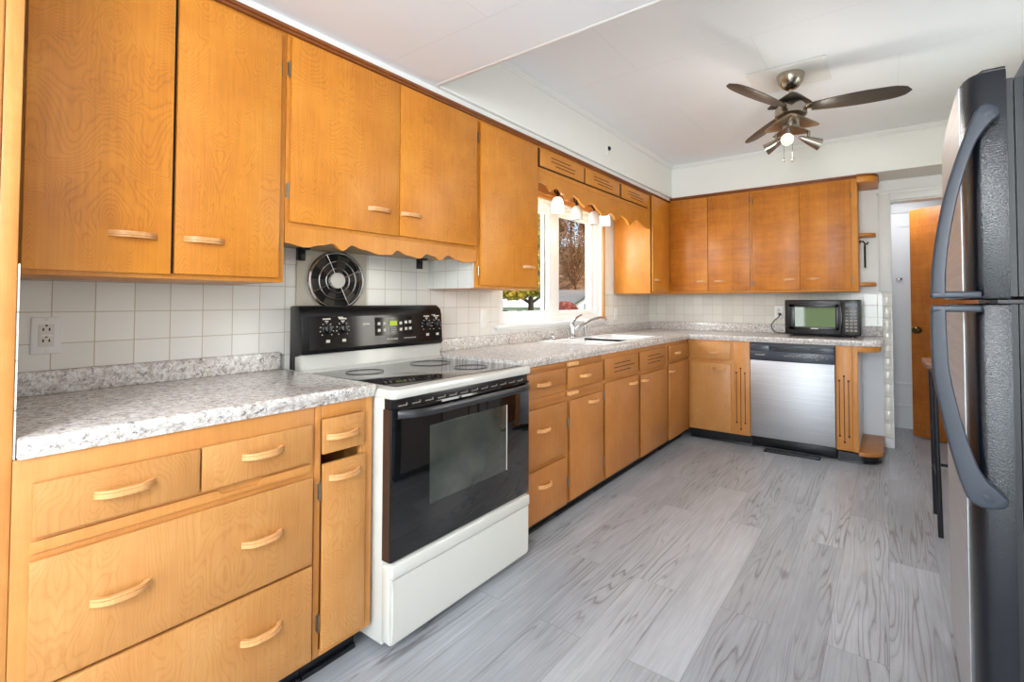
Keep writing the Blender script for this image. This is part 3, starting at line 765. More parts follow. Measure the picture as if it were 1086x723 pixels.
cg = thing('end_panel', 'honey wood end panel right of the dishwasher with three grooves and a rounded bottom shelf', 'cabinet', (1.87, 4.4, 0))
MB().box((1.790, YB, .09), (1.897, D-.03, .861), .001).box((1.897, YB-.004, .088), (1.932, YB+.034, .861), .002).build('cabinet_body', 'honey_frame', cg)
fp = MB().box((1.793, YB-.005, .092), (1.895, YB+.004, .858), .001).build('fluted_panel', 'honey_frame', cg)
flutes(fp, (1.813, 1.843, 1.872), ((.195, .602), (.152, .636), (.195, .602)))
MB().box((1.897, YB+.034, .088), (1.931, D-.02, .861), .001).build('side_panel', 'hall_white', cg)
def qround(x0, x1, y0, y1, r, n=10):
    return [(x0, y0)]+[(x1-r+r*math.sin(a), y0+r-r*math.cos(a)) for a in [k/n*math.pi/2 for k in range(n+1)]]+[(x1, y1), (x0, y1)]
MB().prism(qround(1.931, 2.082, YB+.0, D-.02, .13), 'z', .064, .090, .004).build('bottom_shelf', 'tan_frame', cg)
MB().prism(qround(1.795, 2.06, YB+.052, D-.03, .12), 'z', 0, .066).prism(qround(1.795, 2.07, YB+.040, D-.03, .13), 'z', 0, .012, .003).build('toe_kick', 'toe', cg)
ap = MB(); oarc = qround(1.932, 2.072, YB+.004, D-.02, .13)
ap.prism(oarc, 'z', .818, .861, .002); ap.build('apron', 'amber_frame', cg)
# dishwasher
dw = thing('dishwasher', 'stainless dishwasher with slate grey control panel under the back countertop', 'dishwasher', (1.485, 4.4, 0))
MB().box((1.182, YB+.02, .09), (1.787, D-.03, .856)).build('tub', 'black', dw)
dd = MB().box((1.184, 4.082, .104), (1.786, YB+.03, .7165), .004).build('door', 'steel', dw)
q = MB()
q.box((1.184, 4.080, .7165), (1.786, YB+.03, .795), .004).box((1.184, 4.090, .79), (1.786, YB+.03, .846), .004)
q.box((1.184, 4.080, .79), (1.33, YB, .838), .003).box((1.62, 4.080, .79), (1.786, YB, .838), .003).box((1.33, 4.080, .825), (1.62, YB, .838), .003)
cp = q.build('control_panel', 'dw_panel', dd)
pk = [(1.36+.0, .822), (1.40, .822), (1.405, .815), (1.53, .815), (1.535, .822), (1.74, .818), (1.66, .805), (1.58, .798), (1.45, .796), (1.37, .800)]
MB().prism(pk, 'y', 4.0785, 4.092, .0).build('pocket_handle', 'black', cp)
MB().box((1.184, 4.10, .846), (1.786, YB+.04, .8605)).build('mounting_strip', 'handle_grey', dw)
text('FRIGIDAIRE', .0145, (1.262, 4.0795, .762), (1, 0, 0), (0, 0, 1), 'mark', 'brand_name', cp)
mk = MB()
for i, x in enumerate((1.44, 1.46, 1.48, 1.50, 1.525, 1.545, 1.58, 1.60, 1.615, 1.63, 1.655, 1.70, 1.73)):
    mk.box((x, 4.0785, .757+.004*(i % 3)), (x+.012, 4.081, .762+.004*(i % 3)))
for z in (.742, .775): mk.box((1.665, 4.0785, z), (1.675, 4.081, z+.006))
mk.build('panel_print', 'mark_dim', cp)
MB().box((1.182, 4.155, .012), (1.787, 4.18, .10), .002).build('toe_kick', 'toe', dw)

rv = thing('floor_register', 'dark metal floor register in the planks below the dishwasher', 'vent', (1.49, 4.085, 0))
m = MB().box((1.285, 4.045, 0), (1.685, 4.06, .007), .002).box((1.285, 4.115, 0), (1.685, 4.13, .007), .002).box((1.285, 4.05, 0), (1.30, 4.12, .007), .002).box((1.67, 4.05, 0), (1.685, 4.12, .007), .002)
m.build('register_frame', 'black_steel', rv)
m = MB()
for i in range(23): m.box((1.302+i*.016, 4.058, .001), (1.309+i*.016, 4.118, .006))
m.build('louvres', 'black_steel', rv)
# ------------------------------------------------------------------ upper cabinets, left wall
XU = .373
u1 = thing('upper_cabinet', 'tall two door upper cabinet above the near countertop', 'cabinet', (.19, .52, 1.252), 'upper cabinets')
MB().box((.01, .196, 1.252), (XU, .826, 2.150), .002).build('cabinet_body', 'amber_frame', u1)
MB().box((XU-.001, .1975, 1.262), (XU+.0035, .209, 2.15)).build('painted_gap_shade', 'dark_gap', u1)  # dark strip on the frame, painted shade left of the door
MB().box((XU-.001, .5045, 1.268), (XU+.006, .511, 2.12)).build('painted_gap_shade', 'dark_gap', u1)  # dark strip, painted shade between the two doors
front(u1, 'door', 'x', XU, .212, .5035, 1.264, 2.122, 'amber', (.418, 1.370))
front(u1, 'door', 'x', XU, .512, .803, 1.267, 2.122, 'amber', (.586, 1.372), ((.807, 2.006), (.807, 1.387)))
u2 = thing('upper_cabinet', 'short two door upper cabinet with a scalloped skirt above the range', 'cabinet', (.19, 1.31, 1.38), 'upper cabinets')
MB().box((.01, .828, 1.452), (XU, 1.776, 2.150), .002).build('cabinet_body', 'amber_frame', u2)
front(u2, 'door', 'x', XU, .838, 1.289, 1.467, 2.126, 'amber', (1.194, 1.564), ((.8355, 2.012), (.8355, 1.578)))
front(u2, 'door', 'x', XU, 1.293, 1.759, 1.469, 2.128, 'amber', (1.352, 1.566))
def scallop(pts, z_top, x0, x1, name, mat, parent):
    """smooth curve through the drawn points along the lower edge"""
    P = []
    n = len(pts)
    for i in range(n-1):
        p0, p1, p2, p3 = pts[max(i-1, 0)], pts[i], pts[i+1], pts[min(i+2, n-1)]
        for k in range(5):
            t_ = k/5; y = p1[0]+(p2[0]-p1[0])*t_
            s_ = (1-math.cos(math.pi*t_))/2; P.append((y, p1[1]+(p2[1]-p1[1])*s_))
    P.append(pts[-1])
    b = bmesh.new()
    fr = [[b.verts.new((x, y, z)) for y, z in P] for x in (x0, x1)]
    tp = [[b.verts.new((x, y, z_top)) for y, z in P] for x in (x0, x1)]
    for i in range(len(P)-1):
        for j in (0, 1): b.faces.new((fr[j][i], fr[j][i+1], tp[j][i+1], tp[j][i]))
        b.faces.new((fr[0][i], fr[0][i+1], fr[1][i+1], fr[1][i])); b.faces.new((tp[0][i], tp[0][i+1], tp[1][i+1], tp[1][i]))
    for i in (0, -1): b.faces.new((fr[0][i], fr[1][i], tp[1][i], tp[0][i]))
    bmesh.ops.recalc_face_normals(b, faces=b.faces)
    return MB()._merge(b).build(name, mat, parent)
scallop([(.829, 1.394), (.905, 1.383), (.960, 1.396), (1.005, 1.407), (1.045, 1.383), (1.085, 1.408), (1.130, 1.396), (1.215, 1.381), (1.262, 1.385), (1.298, 1.407), (1.345, 1.390), (1.415, 1.381), (1.455, 1.404), (1.495, 1.398), (1.533, 1.381), (1.583, 1.409), (1.640, 1.391), (1.700, 1.383), (1.775, 1.392)],
        1.453, XU-.018, XU-.0005, 'scalloped_skirt', 'amber_frame', u2)
MB().box((.012, .84, 1.415), (XU-.02, 1.774, 1.45)).build('underside_panel', 'rust', u2)
for y, lab in ((1.04, 'black clip under the range cabinet, above the wall fan'), (1.66, 'black clip under the range cabinet, beside the tiled cabinet end')):
    m = MB().box((.06, y-.018, 1.36), (.072, y+.018, 1.414), .003).box((.06, y-.018, 1.404), (.11, y+.018, 1.4148), .002).cyl((.072, y, 1.372), (.08, y, 1.372), .006)
    tag(m.build('mounting_clip', 'black'), lab, 'clip', 'clips under the range cabinet')
u3 = thing('upper_cabinet', 'narrow one door upper cabinet with tiled end, between the range and the window', 'cabinet', (.19, 2.04, 1.258), 'upper cabinets')
MB().box((.01, 1.778, 1.258), (XU, 2.296, 2.150), .002).build('cabinet_body', 'amber_frame', u3)
MB().box((.0075, 1.769, 1.257), (XU-.022, 1.7785, 1.414)).build('tiled_end', 'tile_side', u3)
front(u3, 'door', 'x', XU, 1.789, 2.268, 1.272, 2.120, 'amber', (2.185, 1.388), ((1.783, 2.040), (1.783, 1.345)))
# valance bridging the window
uv = thing('window_valance', 'scalloped wooden valance with three slotted panels bridging the window', 'valance', (.36, 3.1, 1.82))
MB().box((XU-.022, 2.297, 1.993), (XU, 3.940, 2.150), .0).box((XU-.022, 2.297, 1.980), (XU+.002, 3.940, 1.990), .001).build('rail', 'amber_frame', uv)
for (y0, y1) in ((2.306, 2.812), (2.832, 3.345), (3.378, 3.880)):
    o = front(uv, 'slotted_panel', 'x', XU, y0, y1, 2.018, 2.120, 'amber_frame', t=.010)
    mb = MB(); slots(mb, 'x', XU+.010, y0, y1, 2.070, .022, (.11, .14, .11), (.02, 0, -.03)); mb.build('slots', 'groove_and_shade', o)
    MB().box((XU, y0-.014, 2.012), (XU+.004, y0-.001, 2.124)).box((XU, y0-.014, 2.010), (XU+.004, y1, 2.0175)).build('painted_gap_shade', 'groove_and_shade', o)  # dark strips painting the shade beside and below the panel
scallop([(2.298, 1.915), (2.345, 1.925), (2.395, 1.918), (2.436, 1.886), (2.475, 1.905), (2.512, 1.924), (2.570, 1.893), (2.625, 1.862), (2.650, 1.868), (2.690, 1.908), (2.745, 1.898), (2.800, 1.868), (2.846, 1.850), (2.905, 1.888), (2.960, 1.893), (3.030, 1.862), (3.100, 1.828), (3.150, 1.836), (3.215, 1.868), (3.255, 1.862), (3.294, 1.828), (3.340, 1.838), (3.400, 1.876), (3.470, 1.862), (3.545, 1.822), (3.600, 1.850), (3.665, 1.884), (3.750, 1.862), (3.835, 1.846), (3.940, 1.84)],
        1.994, XU-.020, XU-.001, 'scalloped_skirt', 'amber_frame', uv)
u4 = thing('upper_cabinet', 'narrow one door corner upper cabinet right of the window', 'cabinet', (.19, 4.2, 1.263), 'upper cabinets')
MB().box((.01, 3.942, 1.263), (XU, D-.012, 2.150), .002).build('cabinet_body', 'amber_frame', u4)
MB().box((XU-.001, 3.945, 1.27), (XU+.004, 3.957, 2.15)).build('painted_gap_shade', 'groove_and_shade', u4)  # dark strip painting the shade along the door edge
front(u4, 'door', 'x', XU, 3.958, 4.352, 1.280, 2.140, 'amber', (4.04, 1.385), ((4.358, 1.99), (4.358, 1.36)))
# back wall uppers
YU = 4.388
u5 = thing('upper_cabinet', 'two door upper cabinet on the back wall, in the corner', 'cabinet', (.75, 4.56, 1.268), 'upper cabinets')
MB().box((.374, YU, 1.268), (1.139, D-.008, 2.168), .002).build('cabinet_body', 'amber_frame', u5)
front(u5, 'door', 'y', YU, .396, .753, 1.285, 2.150, 'amber_curly', (.680, 1.376), ((.391, 2.02), (.391, 1.40)))
front(u5, 'door', 'y', YU, .757, 1.123, 1.285, 2.150, 'amber_curly', (.852, 1.376), ((1.128, 2.09), (1.128, 1.35)))
u6 = thing('upper_cabinet', 'two door upper cabinet on the back wall, above the microwave', 'cabinet', (1.53, 4.56, 1.268), 'upper cabinets')
MB().box((1.141, YU, 1.268), (1.930, D-.008, 2.168), .002).build('cabinet_body', 'amber_frame', u6)
front(u6, 'door', 'y', YU, 1.156, 1.520, 1.287, 2.148, 'amber_curly', (1.438, 1.376), ((1.151, 2.07), (1.151, 1.35)))
front(u6, 'door', 'y', YU, 1.5212, 1.886, 1.287, 2.145, 'amber_curly', (1.618, 1.376), ((1.891, 2.03), (1.891, 1.36)))
# crown strip under the soffit
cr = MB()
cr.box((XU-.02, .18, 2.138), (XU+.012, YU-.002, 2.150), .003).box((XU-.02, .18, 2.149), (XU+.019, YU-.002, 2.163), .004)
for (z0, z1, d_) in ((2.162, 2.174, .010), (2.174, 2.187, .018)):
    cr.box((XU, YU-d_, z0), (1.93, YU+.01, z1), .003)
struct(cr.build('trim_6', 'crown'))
struct(MB().box((.01, .18, 2.163), (XU+.012, YU-.002, ZS), .0).build('trim_7', 'white_paint'))
# rounded open shelves at the end of the back uppers
es = thing('corner_shelf', 'open rounded wooden end shelves right of the back upper cabinets', 'shelf', (1.99, 4.6, 1.31))
MB().prism(qround(1.931, 2.066, YU-.012, D-.008, .12), 'z', 2.125, 2.176, .004).build('top_board', 'amber_frame', es)
MB().prism(qround(1.931, 2.072, YU-.028, D-.008, .125), 'z', 2.174, 2.187, .002).build('edge_band', 'crown', es)
MB().prism(qround(1.931, 2.045, 4.60, D-.008, .09), 'z', 1.724, 1.752, .004).build('shelf', 'amber_frame', es)
MB().prism(qround(1.931, 2.045, 4.60, D-.008, .09), 'z', 1.318, 1.346, .004).build('shelf', 'amber_frame', es)
hk = thing('wall_hook', 'small dark hook with a thin hanging rod below the middle end shelf', 'hook', (1.945, 4.66, 1.47))
MB().cyl((1.931, 4.66, 1.685), (1.937, 4.66, 1.685), .014, seg=14).tube([(1.935, 4.66, 1.688), (1.955, 4.66, 1.690), (1.970, 4.66, 1.668), (1.985, 4.66, 1.664), (1.992, 4.66, 1.682)], .006, 8).build('hook', 'bronze', hk)
MB().tube([(1.968, 4.66, 1.669), (1.968, 4.66, 1.645), (1.968, 4.66, 1.47)], [.004, .0075, .0075], 8).build('rod', 'bronze', hk)

# ------------------------------------------------------------------ wall fan above the range
wf = thing('exhaust_fan', 'round chrome grilled exhaust fan on a stained cream plate above the range', 'fan', (.01, 1.222, 1.15))
MB().box((.006, 1.050, 1.150), (.014, 1.384, 1.412), .002).build('mounting_plate', 'fan_plate', wf)
FC = (.0, 1.226, 1.283)
MB().lathe([(.122, .0145), (.122, .016), (.0, .0165)], FC, (1, 0, 0), 48).build('fan_recess', 'dark_gap', wf)
ring = MB().torus((.026, FC[1], FC[2]), (1, 0, 0), .128, .0085, 56, 10)
for r in (.088, .056): ring.torus((.032, FC[1], FC[2]), (1, 0, 0), r, .0032, 48, 8)
for a in (25, 115, 205, 295):
    a = rad(a); ring.tube([(.033, FC[1]+r*math.cos(a), FC[2]+r*math.sin(a)) for r in (.034, .08, .128)], .003, 8)
ring.build('grille', 'chrome', wf)
MB().lathe([(.036, .016), (.036, .034), (.030, .037), (.0, .038)], FC, (1, 0, 0), 32).build('hub_cap', 'ivory', wf)
fb = MB()
for k in range(6):
    a = rad(60*k+12); ca_, sa_ = math.cos(a), math.sin(a)
    fb.quad([(.018, FC[1]+.04*ca_-.012*sa_, FC[2]+.04*sa_+.012*ca_), (.026, FC[1]+.04*ca_+.012*sa_, FC[2]+.04*sa_-.012*ca_), (.024, FC[1]+.116*ca_+.03*sa_, FC[2]+.116*sa_-.03*ca_), (.018, FC[1]+.116*ca_-.03*sa_, FC[2]+.116*sa_+.03*ca_)])
fb.build('fan_blades', 'fan_dark', wf)

# ------------------------------------------------------------------ outlets and switches
def outlet(label, face, c, w_=.070, h_=.114, kind='duplex', group='wall plates'):
    t_ = thing('wall_outlet' if kind != 'blank' else 'wall_switch', label, 'outlet' if kind != 'blank' else 'switch', c, group)
    U = Vector((0, 1, 0)) if face == 'x' else Vector((1, 0, 0)); N = Vector((1, 0, 0)) if face == 'x' else Vector((0, -1, 0))
    m4 = Matrix(((U.x, 0, N.x, c[0]), (U.y, 0, N.y, c[1]), (0, 1, 0, c[2]), (0, 0, 0, 1)))
    MB().box((-w_/2, -h_/2, 0), (w_/2, h_/2, .006), .003, M4=m4).build('wall_plate', 'plate', t_)
    if kind == 'blank':
        MB().box((-.006, -.012, .005), (.006, .012, .011), .002, M4=m4).build('toggle', 'plate', t_)
        return t_
    MB().box((-.017, -.034, .005), (.017, .034, .008), .001, M4=m4).build('receptacle', 'ivory', t_)
    s_ = MB()
    for z in (.019, -.015):
        for x in (-.0065, .0065): s_.box((x-.0016, z-.005, .0072), (x+.0016, z+.004, .0086), M4=m4)
        s_.cyl(m4 @ Vector((0, z+.011, .0072)), m4 @ Vector((0, z+.011, .0086)), .0028, seg=10)
    s_.build('slots', 'dark_gap', t_)
    if kind == 'gfci':
        MB().box((-.009, -.003, .0075), (.002, .003, .0095), M4=m4).box((.004, -.003, .0075), (.013, .003, .0095), M4=m4).build('test_buttons', 'plate', t_)
    MB().cyl(m4 @ Vector((0, .048, .0055)), m4 @ Vector((0, .048, .0072)), .003, seg=10).cyl(m4 @ Vector((0, -.048, .0055)), m4 @ Vector((0, -.048, .0072)), .003, seg=10).build('screws', 'ivory', t_)
    return t_
outlet('white double socket with test buttons on the tiles above the near countertop', 'x', (.006, .313, 1.082), .064, .112, 'gfci')
outlet('white switch plate on the tiles left of the window', 'x', (.006, 2.212, 1.082), .07, .114, 'blank')
outlet('white switch plate on the tiles right of the window', 'x', (.006, 3.977, 1.076), .075, .118, 'blank')
outlet('white outlet on the back tiles with the microwave plugged in', 'y', (1.290, D-.006, 1.092), .07, .114, 'duplex')
sn = thing('wall_sensor', 'small white plate with a black eye on the left soffit', 'sensor', (.404, 3.10, 2.30))
MB().box((.404, 3.085, 2.28), (.410, 3.112, 2.368), .002).build('back_plate', 'plate', sn)
MB().lathe([(.016, 0), (.016, .006), (.010, .012), (0, .013)], (.410, 3.12, 2.335), (1, 0, 0), 18).build('sensor_eye', 'black', sn)

# ------------------------------------------------------------------ sink and tap
sk = thing('kitchen_sink', 'white double bowl kitchen sink set into the long countertop', 'sink', (.34, 3.17, .74))
def sink_mesh():
    m = MB(); zt = .911; zb = .905
    x0, x1, y0, y1 = SX0-.028, SX1+.022, SY0-.03, SY1+.03
    bx0, bx1 = .175, .568; bowls = ((2.755, 3.145), (3.185, 3.585))
    # rim frame
    m.box((x0, y0, .9052), (bx0, y1, zt), .002).box((bx1, y0, .9052), (x1, y1, zt), .002)
    m.box((bx0, y0, .9052), (bx1, bowls[0][0], zt), .002).box((bx0, bowls[1][1], .9052), (bx1, y1, zt), .002).box((bx0, bowls[0][1], .890), (bx1, bowls[1][0], zt), .003)
    for (a, b_) in bowls:
        zf = .74
        m.box((bx0-.004, a-.004, zf-.004), (bx1+.004, b_+.004, zf))
        m.box((bx0-.004, a-.004, zf), (bx0, b_+.004, .908)).box((bx1, a-.004, zf), (bx1+.004, b_+.004, .908)).box((bx0, a-.004, zf), (bx1, a, .908)).box((bx0, b_, zf), (bx1, b_+.004, .908))
    return m
sink_mesh().build('basin', 'sink_white', sk)
dm = MB()
for y in (2.95, 3.385): dm = MB().lathe([(.045, .7405), (.045, .743), (.03, .744), (0, .7425)], (.37, y, 0)); dm.build('drain', 'chrome', sk)
ft = thing('kitchen_faucet', 'chrome kitchen faucet with curved lever and long spout behind the sink', 'faucet', (.13, 3.05, .911))
MB().box((.105, 2.98, .911), (.155, 3.28, .919), .006, 3).lathe([(.026, 0), (.026, .006), (.022, .012), (.021, .06), (.019, .085), (.013, .1), (0, .104)], (.13, 3.045, .918)).build('faucet_body', 'chrome', ft)
MB().tube([(.13, 3.042, 1.0), (.130, 3.052, 1.03), (.132, 3.085, 1.058), (.136, 3.14, 1.078), (.138, 3.17, 1.085)], [.014, .012, .010, .008, .006], 10).build('lever', 'chrome', ft)
MB().tube([(.138, 3.055, .965), (.165, 3.14, 1.012), (.19, 3.23, 1.048), (.212, 3.33, 1.062), (.222, 3.385, 1.056), (.226, 3.40, 1.040)], [.013, .012, .0115, .011, .011, .012], 12).build('spout', 'chrome', ft)
MB().lathe([(.02, 0), (.02, .006), (.013, .01), (.012, .05), (.015, .06), (.014, .085), (.008, .092), (0, .093)], (.13, 3.235, .911)).build('side_sprayer', 'chrome', ft)
sd = thing('soap_dish', 'small chrome dish with a knob on the counter left of the faucet', 'dish', (.09, 2.83, .905))
MB().prism(rrect(.045, .135, 2.76, 2.90, .02), 'z', .911, .923, .004).build('dish', 'chrome', sd)
MB().lathe([(.02, .918), (.018, .928), (.008, .932), (.007, .942), (.014, .948), (.012, .955), (0, .957)], (.09, 2.84, 0)).build('knob', 'chrome', sd)

# ------------------------------------------------------------------ light bar over the window
lf = thing('window_light', 'dark bronze light bar with four frosted glass shades behind the window valance', 'light', (.2, 3.08, 2.0))
MB().box((.185, 2.68, 2.165), (.215, 3.5, 2.195), .004).build('mounting_bar', 'bronze', lf)
for i, (y, zt, lit) in enumerate(((2.750, 1.925, 1), (3.0, 1.905, 0), (3.255, 1.905, 0), (3.425, 1.925, 1))):
    x = .2
    arm = MB().tube([(x, y, zt-.004), (x, y, zt+.03)], .008, 8)
    ring_ = [(x, y-.012+.024*math.cos(rad(-60+k*20)), zt+.050+.030*math.sin(rad(-60+k*20))) for k in range(16)]
    if i == 0: arm.tube(ring_, .006, 8)
    arm.tube([(x, y, zt+.018), (x, y+.022, zt+.024), (x, y+.036, zt+.040), (x, y+.038, zt+.062)], .006, 8)
    arm.tube([(x, y, zt+.018), (x, y-.022, zt+.026), (x, y-.034, zt+.044), (x, y-.034, zt+.058)], .006, 8)
    arm.tube([(x, y, zt+.02), (x-.004, y, zt+.12), (x, y, 2.17)], .006, 8)
    arm.build('arm', 'bronze', lf)
    MB().lathe([(.020, 0), (.030, -.008), (.040, -.030), (.046, -.065), (.044, -.105), (.041, -.105), (.043, -.065), (.037, -.03), (.028, -.011), (.0, -.004)], (x, y, zt), (0, 0, 1), 24).build('glass_shade', 'shade_lit' if lit else 'shade_off', lf)
    if lit:
        l = light('window_bulb', 'POINT', (x+.0, y, zt-.135), 2.6, (1, .85, .62), shadow_soft_size=.03)

# ------------------------------------------------------------------ ceiling fan
FX_, FY_ = 1.677, 2.975
cfan = thing('ceiling_fan', 'brushed nickel ceiling fan with three dark blades and three spotlights', 'ceiling fan', (FX_, FY_, 2.0))
fz = lambda z: (FX_, FY_, z)
MB().lathe([(.074, 0), (.074, -.012), (.066, -.045), (.045, -.075), (.024, -.088), (.0, -.09)], fz(2.4925), (0, 0, 1), 36).build('canopy', 'nickel', cfan)
MB().cyl(fz(2.30), fz(2.42), .0125).build('downrod', 'nickel', cfan)
MB().lathe([(.03, .05), (.045, .045), (.072, .03), (.085, .0), (.085, -.032), (.07, -.045), (.05, -.052), (.05, -.09), (.0, -.09)], fz(2.285), (0, 0, 1), 36).build('motor_housing', 'nickel', cfan)
def tri(ri, rv, ang, n=10, soft=1.0):
    """rounded triangle outline with its tips at ang, ang+120, ang+240"""
    P = []
    for k in range(72):
        a = k*5; q = ((a-ang-60+180) % 120)
        q = ((a-ang) % 120)-60          # angle from the middle of a side
        r = (ri/math.cos(rad(q)))
        r = (r**-7+rv**-7)**(-1/7)
        P.append((FX_+r*math.cos(rad(a)), FY_+r*math.sin(rad(a))))
    return P
MB().prism(tri(.082, .150, 43), 'z', 2.330, 2.337, .002).build('top_plate', 'blade', cfan)
MB().prism(tri(.098, .185, 38), 'z', 2.203, 2.210, .002).build('middle_plate', 'taupe', cfan)
for ang in (7, 127, 249):
    M4 = Matrix.Translation((FX_, FY_, 2.288)) @ Matrix.Rotation(rad(ang), 4, 'Z') @ Matrix.Rotation(rad(-14), 4, 'X')
    out = []
    for k in range(0, 21):
        t_ = k/20; r = .105+.465*t_
        wd_ = .030+.030*math.sin(min(1, t_*1.25+.12)*math.pi*.62); 
        if t_ > .7: wd_ *= math.sqrt(max(0, 1-((t_-.7)/.3)**2.2))
        out.append((r, wd_))
    o_ = [(r, w_*.92) for r, w_ in out]+[(r, -w_) for r, w_ in reversed(out[:-1])]
    bo = MB().prism(o_, 'z', -.003, .003, .001, M4=M4).build('blade', 'blade', cfan)
    br = MB().box((.06, -.022, .003), (.155, .022, .008), .002, M4=M4).cyl(M4 @ Vector((.125, .012, -.006)), M4 @ Vector((.125, .012, .01)), .005, seg=10).cyl(M4 @ Vector((.125, -.012, -.006)), M4 @ Vector((.125, -.012, .01)), .005, seg=10)
    br.build('blade_bracket', 'nickel', bo)
MB().lathe([(.052, 0), (.052, -.035), (.045, -.04), (0, -.04)], fz(2.205), (0, 0, 1), 30).build('light_kit_hub', 'nickel', cfan)
lp = MB().prism(tri(.066, .125, 38), 'z', 2.158, 2.165, .002).build('light_plate', 'taupe', cfan)
for (bx, by, dirv, lit) in ((-.075, -.02, (-.88, .05, -.42), False), (.085, .035, (.80, .46, -.36), False), (.0, -.085, (.02, -.95, -.46), True)):
    base = Vector((FX_+bx, FY_+by, 2.158)); d_ = Vector(dirv).normalized()
    piv = base+Vector((0, 0, -.055))
    m = MB().cyl(base, piv, .0085, seg=12)
    m.lathe([(.004, -.06), (.012, -.045), (.020, -.01), (.028, .03), (.034, .065), (.031, .065), (.026, .03), (.0, .015)], piv, d_, 26)
    so = m.build('spotlight', 'nickel', cfan)
    MB().lathe([(.0, .016), (.012, .020), (.021, .036), (.016, .046), (0, .049)], piv, d_, 20).build('bulb', 'bulb', so)
    light('fan_spot', 'POINT', piv+d_*.085, 2.0, (1, .91, .80), shadow_soft_size=.03)
for (dx, dy, L_) in ((-.035, -.02, .15), (.012, -.045, .165)):
    ch = MB().cyl((FX_+dx, FY_+dy, 2.16-L_), (FX_+dx, FY_+dy, 2.16), .0014, seg=6)
    ch.lathe([(.0, 0), (.006, .004), (.007, .012), (.003, .022), (0, .024)], (FX_+dx, FY_+dy, 2.16-L_-.022), (0, 0, 1), 12)
    ch.build('pull_chain', 'nickel', cfan)
tag(MB().box((1.46, 2.84, 2.488), (1.87, 3.16, 2.4955), .003).build('ceiling_mount_board', 'white_paint'), 'square white board on the ceiling that the fan hangs from', 'board')

# ------------------------------------------------------------------ microwave
mw = thing('microwave', 'black countertop microwave on the back counter beside the white outlet', 'microwave', (1.676, 4.5, .905))
MX0, MX1, MY, MZ0, MZ1 = 1.408, 1.946, 4.322, .921, 1.203
MB().box((MX0+.004, MY+.02, MZ0), (MX1-.004, 4.66, MZ1), .006).build('microwave_body', 'black', mw)
for x in (1.46, 1.89):
    for y in (4.36, 4.62): MB().lathe([(.018, 0), (.018, .012), (.012, .018)], (x, y, .9052)).build('foot', 'black', mw)
md = MB().box((MX0, MY, MZ0+.004), (1.815, MY+.024, MZ1), .007, 3).build('door', 'black', mw)
fr_ = MB().box((1.440, MY-.005, .962), (1.486, MY+.002, 1.168), .003).box((1.440, MY-.005, 1.145), (1.80, MY+.002, 1.168), .003).box((1.775, MY-.005, .962), (1.80, MY+.002, 1.168), .003).box((1.440, MY-.005, .962), (1.80, MY+.002, .985), .003)
fr_.build('door_frame', 'black', md)
M['mirror_glass'] = plain('smoked_mirror_glass', (150, 156, 150), .04, .9, Coat_Weight=.5)
MB().box((1.484, MY-.0015, .984), (1.776, MY+.002, 1.147)).build('door_glass', 'mirror_glass', md)
MB().box((1.60, MY-.0062, .968), (1.655, MY-.0045, .976)).build('brand_mark', 'mark', md)
mc = MB().box((1.817, MY, MZ0+.004), (MX1, MY+.024, MZ1), .006, 3).prism([(1.815, .96), (1.826, 1.06), (1.815, 1.17), (1.806, 1.17), (1.806, .96)], 'y', MY-.012, MY+.002, .002)
co = mc.build('control_panel', 'black', mw)
MB().box((1.845, MY-.0012, 1.148), (1.925, MY+.001, 1.175)).build('display', 'dw_panel', co)
kp_ = MB()
for r in range(7):
    for k in range(3):
        x = 1.843+k*.029; z = .955+r*.026
        kp_.box((x, MY-.0012, z), (x+(.021 if r < 4 else .019), MY+.001, z+(.015 if r < 4 else .008)))
kp_.build('keypad', 'mark_dim', co)
pc = thing('power_cord', 'dark power cord from the outlet down to the microwave', 'cord', (1.26, 4.71, .905))
MB().box((1.291, D-.032, 1.062), (1.313, D-.0135, 1.086), .004).build('plug', 'black', pc)
MB().tube([(1.302, 4.710, 1.07), (1.295, 4.698, 1.05), (1.262, 4.694, 1.02), (1.236, 4.69, .985), (1.236, 4.685, .95), (1.262, 4.68, .915), (1.31, 4.67, .9085), (1.37, 4.665, .9085), (1.42, 4.668, .93), (1.44, 4.664, .95)], .0042, 8).build('cord', 'black', pc)

# ------------------------------------------------------------------ refrigerator
FYN, FYF = 1.452, 2.205
rf = thing('refrigerator', 'black and stainless top freezer refrigerator at the right edge of the photo', 'refrigerator', (2.66, 1.83, 0))
MB().box((2.384, FYN+.006, .03), (3.02, FYF-.004, 1.733), .006).build('cabinet_body', 'fridge_body', rf)
for x in (2.42, 2.97):
    for y in (1.5, 2.16): MB().lathe([(.02, 0), (.02, .02), (.012, .032)], (x, y, 0)).build('foot', 'black', rf)
MB().box((2.388, FYN+.02, .03), (2.40, FYF-.02, .11)).build('kick_plate', 'black', rf)
MB().box((2.352, FYN+.012, .125), (2.366, FYF-.012, 1.178)).box((2.369, FYN+.018, .125), (2.386, FYF-.018, 1.178)).box((2.352, FYN+.012, 1.196), (2.366, FYF-.012, 1.695)).box((2.369, FYN+.018, 1.196), (2.386, FYF-.018, 1.695)).build('door_gasket', 'black_matte', rf)
